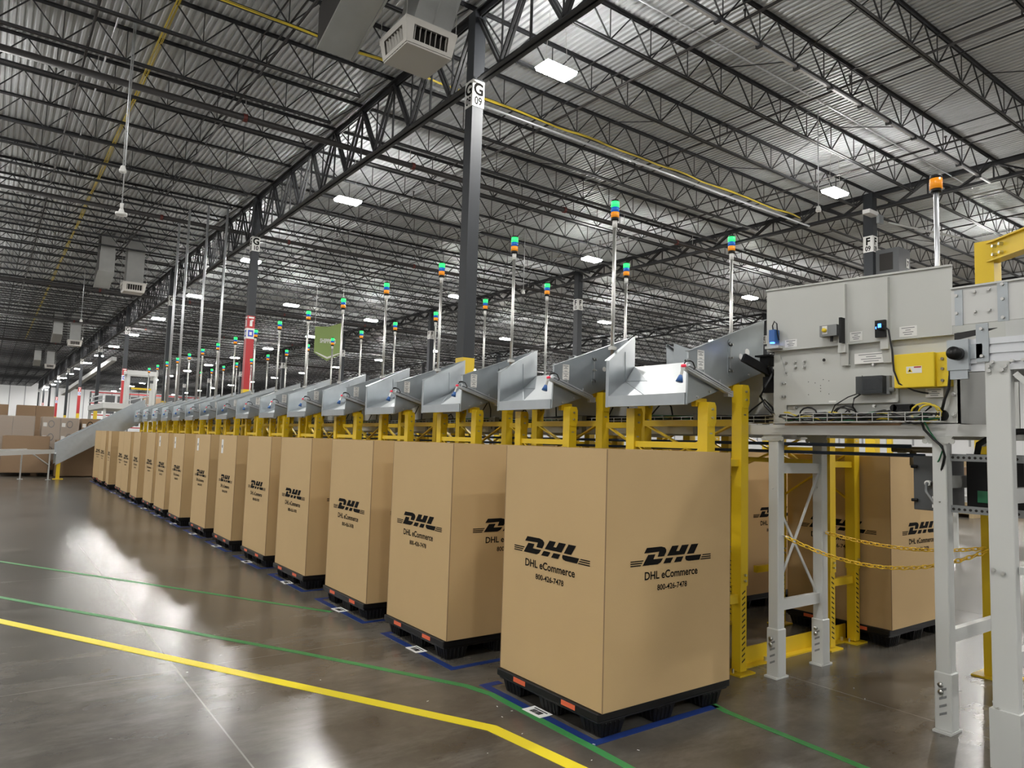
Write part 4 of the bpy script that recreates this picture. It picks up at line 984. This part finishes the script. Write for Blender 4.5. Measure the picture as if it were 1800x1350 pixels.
# plastic chains
def chain(a, c, sag, label):
    a, c = Vector(a), Vector(c); n = int((c-a).length*1.06/.045); s = MB()
    P = [a.lerp(c, i/n) - Vector((0, 0, sag*4*(i/n)*(1-i/n))) for i in range(n+1)]
    for i in range(n):
        p, q = P[i], P[i+1]; d = (q-p).normalized(); u = Vector((0, 0, 1)); w = d.cross(u).normalized(); v = w.cross(d)
        e1 = (w*math.cos(.8)+v*math.sin(.8)) if i % 2 else (w*math.cos(-.75)+v*math.sin(-.75))
        mid = (p+q)/2; ring = []
        for t in range(10):
            an = 2*math.pi*t/10; ring.append(mid+d*(.031*math.cos(an))+e1*(.015*math.sin(an)))
        ring.append(ring[0])
        s.tube(ring, .0045, 6)
    hk = empty('plastic_chain'); s.build('chain_links', 'chain', hk, smooth=True)
    MB().cyl(a-(P[1]-P[0])*1.0, a+(P[1]-P[0])*.4, .005, 6).build('hook', 'zinc', hk, smooth=True)
    tag(hk, label, 'chain')
chain((4.70, 2.985, .985), (6.03, 2.18, .915), .17, 'yellow plastic chain sagging from the nearer white leg, lower of the two')
chain((5.24, 2.99, .99), (6.03, 2.20, .93), .06, 'yellow plastic chain from the farther white leg, upper of the two')

# yellow guard angle on floor
r = empty('floor_guard_rail'); MB().box((4.55, 3.32, .0), (6.12, 3.33, .13)).box((4.55, 3.26, 0), (6.12, 3.33, .01)).build('angle_rail', 'yellow', r); MB().cyl((6.0, 3.29, .01), (6.0, 3.29, .04), .012, 8).cyl((4.9, 3.29, .01), (4.9, 3.29, .04), .012, 8).build('anchor_bolt', 'zinc', r)
tag(r, 'yellow angle guard rail on the floor beneath the sorter', 'guard rail')

# ================================================================ END OF LINE, LEFT
r = empty('discharge_chute')
s = MB(); a0, a1 = (1.86, 26.75), (4.3, 26.75)
s.slab([(1.86, 26.75, .45), (1.86, 26.75, 1.12), (4.3, 26.75, 2.68), (4.3, 26.75, 1.95)], (0, .01, 0)); s.slab([(1.86, 26.73, 1.12), (4.3, 26.73, 2.68), (4.3, 26.80, 2.68), (1.86, 26.80, 1.12)], (0, 0, .02)); s.build('near_side_panel', 'galv', r)
s = MB(); s.slab([(1.86, 27.65, .45), (1.86, 27.65, 1.12), (4.3, 27.65, 2.68), (4.3, 27.65, 1.95)], (0, .01, 0)); s.slab([(1.86, 27.63, 1.12), (4.3, 27.63, 2.68), (4.3, 27.70, 2.68), (1.86, 27.70, 1.12)], (0, 0, .02)); s.build('far_side_panel', 'galv', r)
MB().slab([(1.86, 26.76, .80), (1.86, 27.65, .80), (4.3, 27.65, 2.3), (4.3, 26.76, 2.3)], (0, 0, -.01)).build('slide_floor', 'slide', r)
s = MB(); s.box((1.90, 26.78, .01), (2.0, 26.88, .62)); s.box((1.82, 26.72, 0), (2.10, 26.94, .02)); s.build('yellow_leg', 'yellow', r)
tag(r, 'grey sheet discharge chute sloping down at the far left end of the sorter', 'chute')
r = empty('roller_conveyor'); d = Vector((-.46, -.888, 0)); nrm = Vector((-.888, .46, 0)); st = Vector((1.80, 26.8, 0)); L_ = 9.0
for i, o_ in enumerate((0, .8)):
    p = st+nrm*o_; s = MB(); s.bar(p+Vector((0, 0, .88)), p+d*L_+Vector((0, 0, .88)), .04, .13); s.build('side_frame', 'conv', r)
s = MB()
for i in range(90): p = st+d*(i*.1+.05); s.cyl(p+Vector((0, 0, .91)), p+nrm*.8+Vector((0, 0, .91)), .022, 6)
s.build('rollers', 'zinc', r)
for t in (.25, 3.2, 6.2, 8.8):
    for o_ in (0, .8):
        p = st+d*t+nrm*o_; s = MB(); s.bar(p+Vector((0, 0, .0)), p+Vector((0, 0, .85)), .06, .04); s.box(p+Vector((-.07, -.07, 0)), p+Vector((.07, .07, .012))); s.build('leg', 'conv', r)
s = MB()
for t in (.25,): s.bar(st+d*t+Vector((0, 0, .45)), st+d*(t+1.1)+Vector((0, 0, .84)), .03)
s.build('diagonal_brace', 'conv', r)
tag(r, 'grey roller conveyor fed by the discharge chute at far left', 'conveyor')

def carton(name, c, sz, rz, m, label, group=None, oval=False, cat='carton'):
    s = MB(); hx, hy = sz[0]/2, sz[1]/2; s.box((-hx, -hy, 0), (hx, hy, sz[2]))
    if oval:
        zc = sz[2]*.5; 
        for rr, mi, of in ((.22, 1, .003), (.17, 0, .005)):
            s.add([(rr*sz[0]*.8*math.cos(a*math.pi/8), -hy-of, zc+rr*sz[2]*1.3*math.sin(a*math.pi/8)) for a in range(16)], [tuple(range(16))], mi)
        s.box((-hx+.03, -hy-.003, sz[2]*.3), (-hx+.14, -hy, sz[2]*.6), 2)
    s.box((-hx, -.03, sz[2]), (hx, .03, sz[2]+.002), 3)
    o = s.build(name, [m, 'ink', 'paper', 'kraft_edge'], loc=c); o.rotation_euler[2] = rz
    tag(o, label, cat, group); return o
# tall flat-sided gaylords behind the roller conveyor
rz = .25
def sleeve(x, y, w, d, z0, z1, rz, label):
    s = MB(); s.box((-w/2, -d/2, z0), (w/2, -d/2+.02, z1)); s.box((-w/2, d/2-.02, z0), (w/2, d/2, z1)); s.box((-w/2, -d/2, z0), (-w/2+.02, d/2, z1)); s.box((w/2-.02, -d/2, z0), (w/2, d/2, z1)); s.box((-w/2, -d/2, z0), (w/2, d/2, z0+.02))
    o = s.build('bulk_carton', 'brown', loc=(x, y, 0)); o.rotation_euler[2] = rz; tag(o, label, 'cardboard box', 'brown bulk cartons behind the roller conveyor')
sleeve(1.15, 29.0, 1.30, 1.2, .12, 1.33, -.05, 'brown open bulk carton behind the roller conveyor, left one')
sleeve(2.52, 28.7, 1.12, 1.1, .02, 1.22, -.03, 'dark brown bulk carton under the discharge chute')
for i, (x, y, w, h) in enumerate(((.75, 30.6, 1.25, 4), (2.15, 30.5, 1.1, 4), (-.4, 30.8, 1.0, 3), (3.35, 30.6, 1.1, 4), (1.5, 33.2, 1.2, 5), (.0, 33.4, 1.3, 5), (2.9, 33.2, 1.3, 4))):
    o = MB().box((-w/2, -.55, 0), (w/2, -.45, .11)).box((-w/2, .45, 0), (w/2, .55, .11)).box((-w/2, -.05, 0), (w/2, .05, .11)).box((-w/2, -.55, .11), (w/2, .55, .14)).build('shipping_pallet', 'blackplastic', loc=(x, y, 0))
    tag(o, 'dark pallet under %s wrapped carton stack at far left' % ['the first', 'the second', 'the leftmost', 'the rightmost', 'the rear middle', 'the rear left', 'the rear right'][i], 'pallet', 'pallets at far left')
    for j in range(h):
        for q in range(2):
            ww = w/2-.01; hh = .46 if i != 3 else .46
            carton('carton', (x-w/4+q*w/2, y, .142+j*(hh+.004)), (ww, 1.0, hh), random.uniform(-.015, .015), 'brown',
                'brown %scarton, %s layer, %s half of %s stack at far left' % ('oval-printed ' if i in (1, 3) else '', ORD[j], 'left' if q == 0 else 'right', ['the first', 'the second', 'the leftmost', 'the rightmost', 'the rear middle', 'the rear left', 'the rear right'][i]), 'cartons stacked at far left', oval=i in (1, 3))
    if i < 3:
        tpz = .15+h*.464
        s = MB(); s.box((-w/2-.015, -.52, .5), (w/2+.015, .52, tpz+.01)); o = s.build('stretch_wrap', mat('wrap_film', (.85, .85, .82), .15, alpha=.25, bump=.9, bscale=6, var=.02), loc=(x, y, 0))
        tag(o, 'glossy clear stretch wrap around %s carton stack at far left' % ['the first', 'the second', 'the leftmost'][i], 'stretch wrap')

# portal frame and raised conveyor beyond
r = empty('scanner_portal', (6.7, 44.0, 0)); k_ = 44.0
for x in (-.55, .75):
    MB().box((x-.07, -.07, 0), (x+.07, .07, 4.8)).box((x-.07, .9, 0), (x+.07, 1.04, 4.8)).build('post', 'conv', r)
MB().box((-.65, -.1, 4.7), (.9, .1, 4.95)).box((-.65, .85, 4.7), (.9, 1.1, 4.95)).box((-.65, 0, 4.75), (-.5, 1, 4.9)).box((.75, 0, 4.75), (.9, 1, 4.9)).build('top_frame', 'conv', r)
MB().box((-.45, -.02, 4.3), (.7, .05, 4.45)).build('scanner_bar', 'darkgrey', r); MB().box((-.4, -.03, 3.9), (.6, .03, 4.0)).build('yellow_bar', 'yellow', r)
tag(r, 'pale steel scanner portal over the far conveyor', 'portal')
r = empty('raised_conveyor', (5.1, 39.8, 0)); MB().box((-.9, -3, 2.6), (.9, 3, 2.85)).build('bed', 'conv', r); MB().box((-.9, -3, 3.2), (-.85, 3, 3.25)).box((.85, -3, 3.2), (.9, 3, 3.25)).box((-.9, -3, 3.0), (-.85, 3, 3.03)).build('hand_rail', 'alu', r)
for x in (-.8, .8):
    for y in (-2.8, 2.8): MB().box((x-.05, y-.05, 0), (x+.05, y+.05, 2.6)).build('leg', 'conv', r)
tag(r, 'pale raised conveyor with hand rails beside the scanner portal', 'conveyor')
o = MB().bar((8.0, 112, 6.3), (11.0, 90, 9.6), .5, .45).build('inclined_duct', 'conv'); tag(o, 'white inclined conveyor tube rising behind the far columns', 'conveyor')
# red racking at the far wall
rk = empty('pallet_rack')
RX0 = 12
for i in range(7):
    x = RX0+i*5
    s = MB(); s.box((x-.06, 119.4, 0), (x+.06, 119.5, 7.2)); s.box((x-.06, 120.5, 0), (x+.06, 120.6, 7.2)); s.build('upright', 'darkgrey', rk)
    if i < 6:
        s = MB()
        for z in (2.0, 3.7, 5.4, 7.0): s.box((x, 119.35, z), (x+5, 119.45, z+.16))
        s.build('shelf_beam', 'redp', rk)
tag(rk, 'long red-beamed pallet rack in front of the far wall', 'rack')
for i in range(6):
    for j, z in enumerate((2.35, 4.05, 5.75)):
        for q in range(3):
            h = random.uniform(.8, 1.25); x = RX0+i*5+.9+q*1.6
            o = MB().box((-.6, -.4, 0), (.6, .4, h)).build('stored_load', random.choice(['brown', 'midgrey', 'darkgrey', 'darkgrey']), loc=(x, 119.95, z))
            tag(o, 'stored load in bay %s, %s shelf, %s place of the red rack' % (ORD[i], ['lower', 'middle', 'upper'][j], ORD[q]), 'stored load', 'loads on the red rack')

# ================================================================ BACKGROUND RIGHT
# floor conveyors behind the second row of cartons
for i, (x, y0, y1, z) in enumerate(((12.5, 5.0, 30.0, .95), (14.2, 2.0, 26.0, 1.0), (18.5, 4, 30, .9))):
    r = empty('floor_conveyor')
    MB().box((x, y0, z-.1), (x+.06, y1, z+.08)).box((x+.9, y0, z-.1), (x+.96, y1, z+.08)).build('side_frame', 'conv', r)
    s = MB(); y = y0+.1
    while y < y1: s.cyl((x+.05, y, z), (x+.9, y, z), .03, 6); y += .25
    s.build('rollers', 'zinc', r)
    y = y0+.3
    while y < y1:
        MB().box((x, y, 0), (x+.06, y+.06, z-.1)).box((x+.9, y, 0), (x+.96, y+.06, z-.1)).build('leg', 'offwhite', r); y += 4.0
    tag(r, 'pale roller conveyor standing behind the right carton row, %s one' % ['nearest', 'middle', 'farthest'][i], 'conveyor')
cnt = 0
rnd = random.Random(3)
spots = []
for i in range(9):
    for j in range(7):
        spots.append((21.5+j*2.3+rnd.uniform(-.3, .3), 2.0+i*3.1+rnd.uniform(-.3, .3)))
for n_, (x, y) in enumerate(spots):
    if abs(x-24.4) < 1.2: continue
    hh = rnd.choice((3, 4, 5, 5)); 
    s = MB(); s.box((-.6, -.5, 0), (.6, -.4, .1)); s.box((-.6, .4, 0), (.6, .5, .1)); s.box((-.6, -.05, 0), (.6, .05, .1)); s.box((-.6, -.5, .1), (.6, .5, .13))
    o = s.build('wooden_pallet', 'tan', loc=(x, y, 0)); tag(o, 'wooden pallet carrying tan bundles beyond the sorter', 'pallet', 'wooden pallets beyond the sorter')
    for j in range(hh):
        if cnt >= 290: break
        cnt += 1
        m_ = rnd.choice(['tan', 'tan', 'brown', 'kraft', 'paper']) if j % 2 else 'tan'
        s = MB(); s.box((-.58, -.48, 0), (.58, .48, .27)); 
        for z in (.09, .18): s.box((-.582, -.482, z), (.582, .482, z+.008), 1)
        s.box((-.02, -.485, 0), (.02, .485, .272), 1)
        o = s.build('cardboard_bundle', [m_, 'kraft_edge'], loc=(x+rnd.uniform(-.03, .03), y+rnd.uniform(-.03, .03), .132+j*.276)); o.rotation_euler[2] = rnd.uniform(-.04, .04)
        tag(o, 'strapped flat bundle of tan cardboard on a pallet beyond the sorter', 'bundle', 'strapped bundles beyond the sorter')
# slatted steel racks at right
for i in range(3):
    r = empty('shelving_rack', (17.0+i*3.2, .6+i*.2, 0))
    for x in (-1.1, 1.1):
        for y in (-.4, .4): MB().box((x-.03, y-.03, 0), (x+.03, y+.03, 2.6)).build('upright', 'conv', r)
    for z in (.55, 1.1, 1.65, 2.2): MB().box((-1.1, -.4, z), (1.1, .4, z+.06)).build('shelf', 'conv', r)
    tag(r, 'pale steel shelving rack right of the yellow post, %s one' % ['nearest', 'middle', 'farthest'][i], 'shelving')
    for j, z in enumerate((.61, 1.16, 1.71)):
        for q in range(3):
            carton('shelf_carton', (17.0+i*3.2-.7+q*.7, .6+i*.2, z), (.6, .6, .36+.08*((i+j+q) % 2)), 0, ['tan', 'brown', 'kraft'][(i+j+q) % 3], 'carton on the %s shelf, %s place, %s shelving rack' % (ORD[j], ORD[q], ORD[i]), 'cartons on the shelving racks')
# emergency light on F09 column and black box
o = empty('emergency_light', (24.0, 11.9, 9.75)); MB().box((-.5, -.1, 0), (.1, .15, .14)).build('lamp_body', 'lampbody', o); MB().box((.05, -.15, -.25), (.35, -.05, .05)).build('junction', 'galv', o); tag(o, 'white emergency light fixed at the top of column F09', 'light fixture')
o = empty('column_cabinet', (24.4, 12.24, 7.2)); MB().box((.02, -.95, .5), (.82, -.17, 1.45)).build('cabinet_body', 'darkgrey', o); MB().box((.012, -.75, .7), (.02, -.3, 1.3)).build('dark_slot', 'inside', o); s = MB(); s.box((.55, -.954, .80), (.73, -.95, 1.12)); s.flat(text_vf('7', .24, .9, bold=.01), plane_matrix((.64, -.957, .87), (1, 0, 0)), 1); s.build('number_plate', ['paper', 'ink'], o)
tag(o, 'black cabinet numbered 7 on column F09', 'cabinet')

# paper scraps by the nearest carton
s = MB(); rn = random.Random(11)
for (x, y) in ((2.62, 3.6), (2.66, 3.5), (2.55, 3.45), (2.50, 3.2), (2.75, 2.88), (2.6, 2.75), (2.3, 3.9), (1.9, 4.6), (1.6, 4.2), (2.9, 2.7), (2.2, 3.1), (4.9, 2.6), (4.75, 2.45), (1.2, 5.2)):
    a = rn.uniform(0, 3); l = rn.uniform(.006, .018); s.bar((x, y, .004), (x+l*math.cos(a), y+l*math.sin(a), .004), .004, .002)
o = s.build('paper_debris', 'paper'); tag(o, 'tiny white paper scraps scattered on the concrete floor', 'debris', kind='stuff')
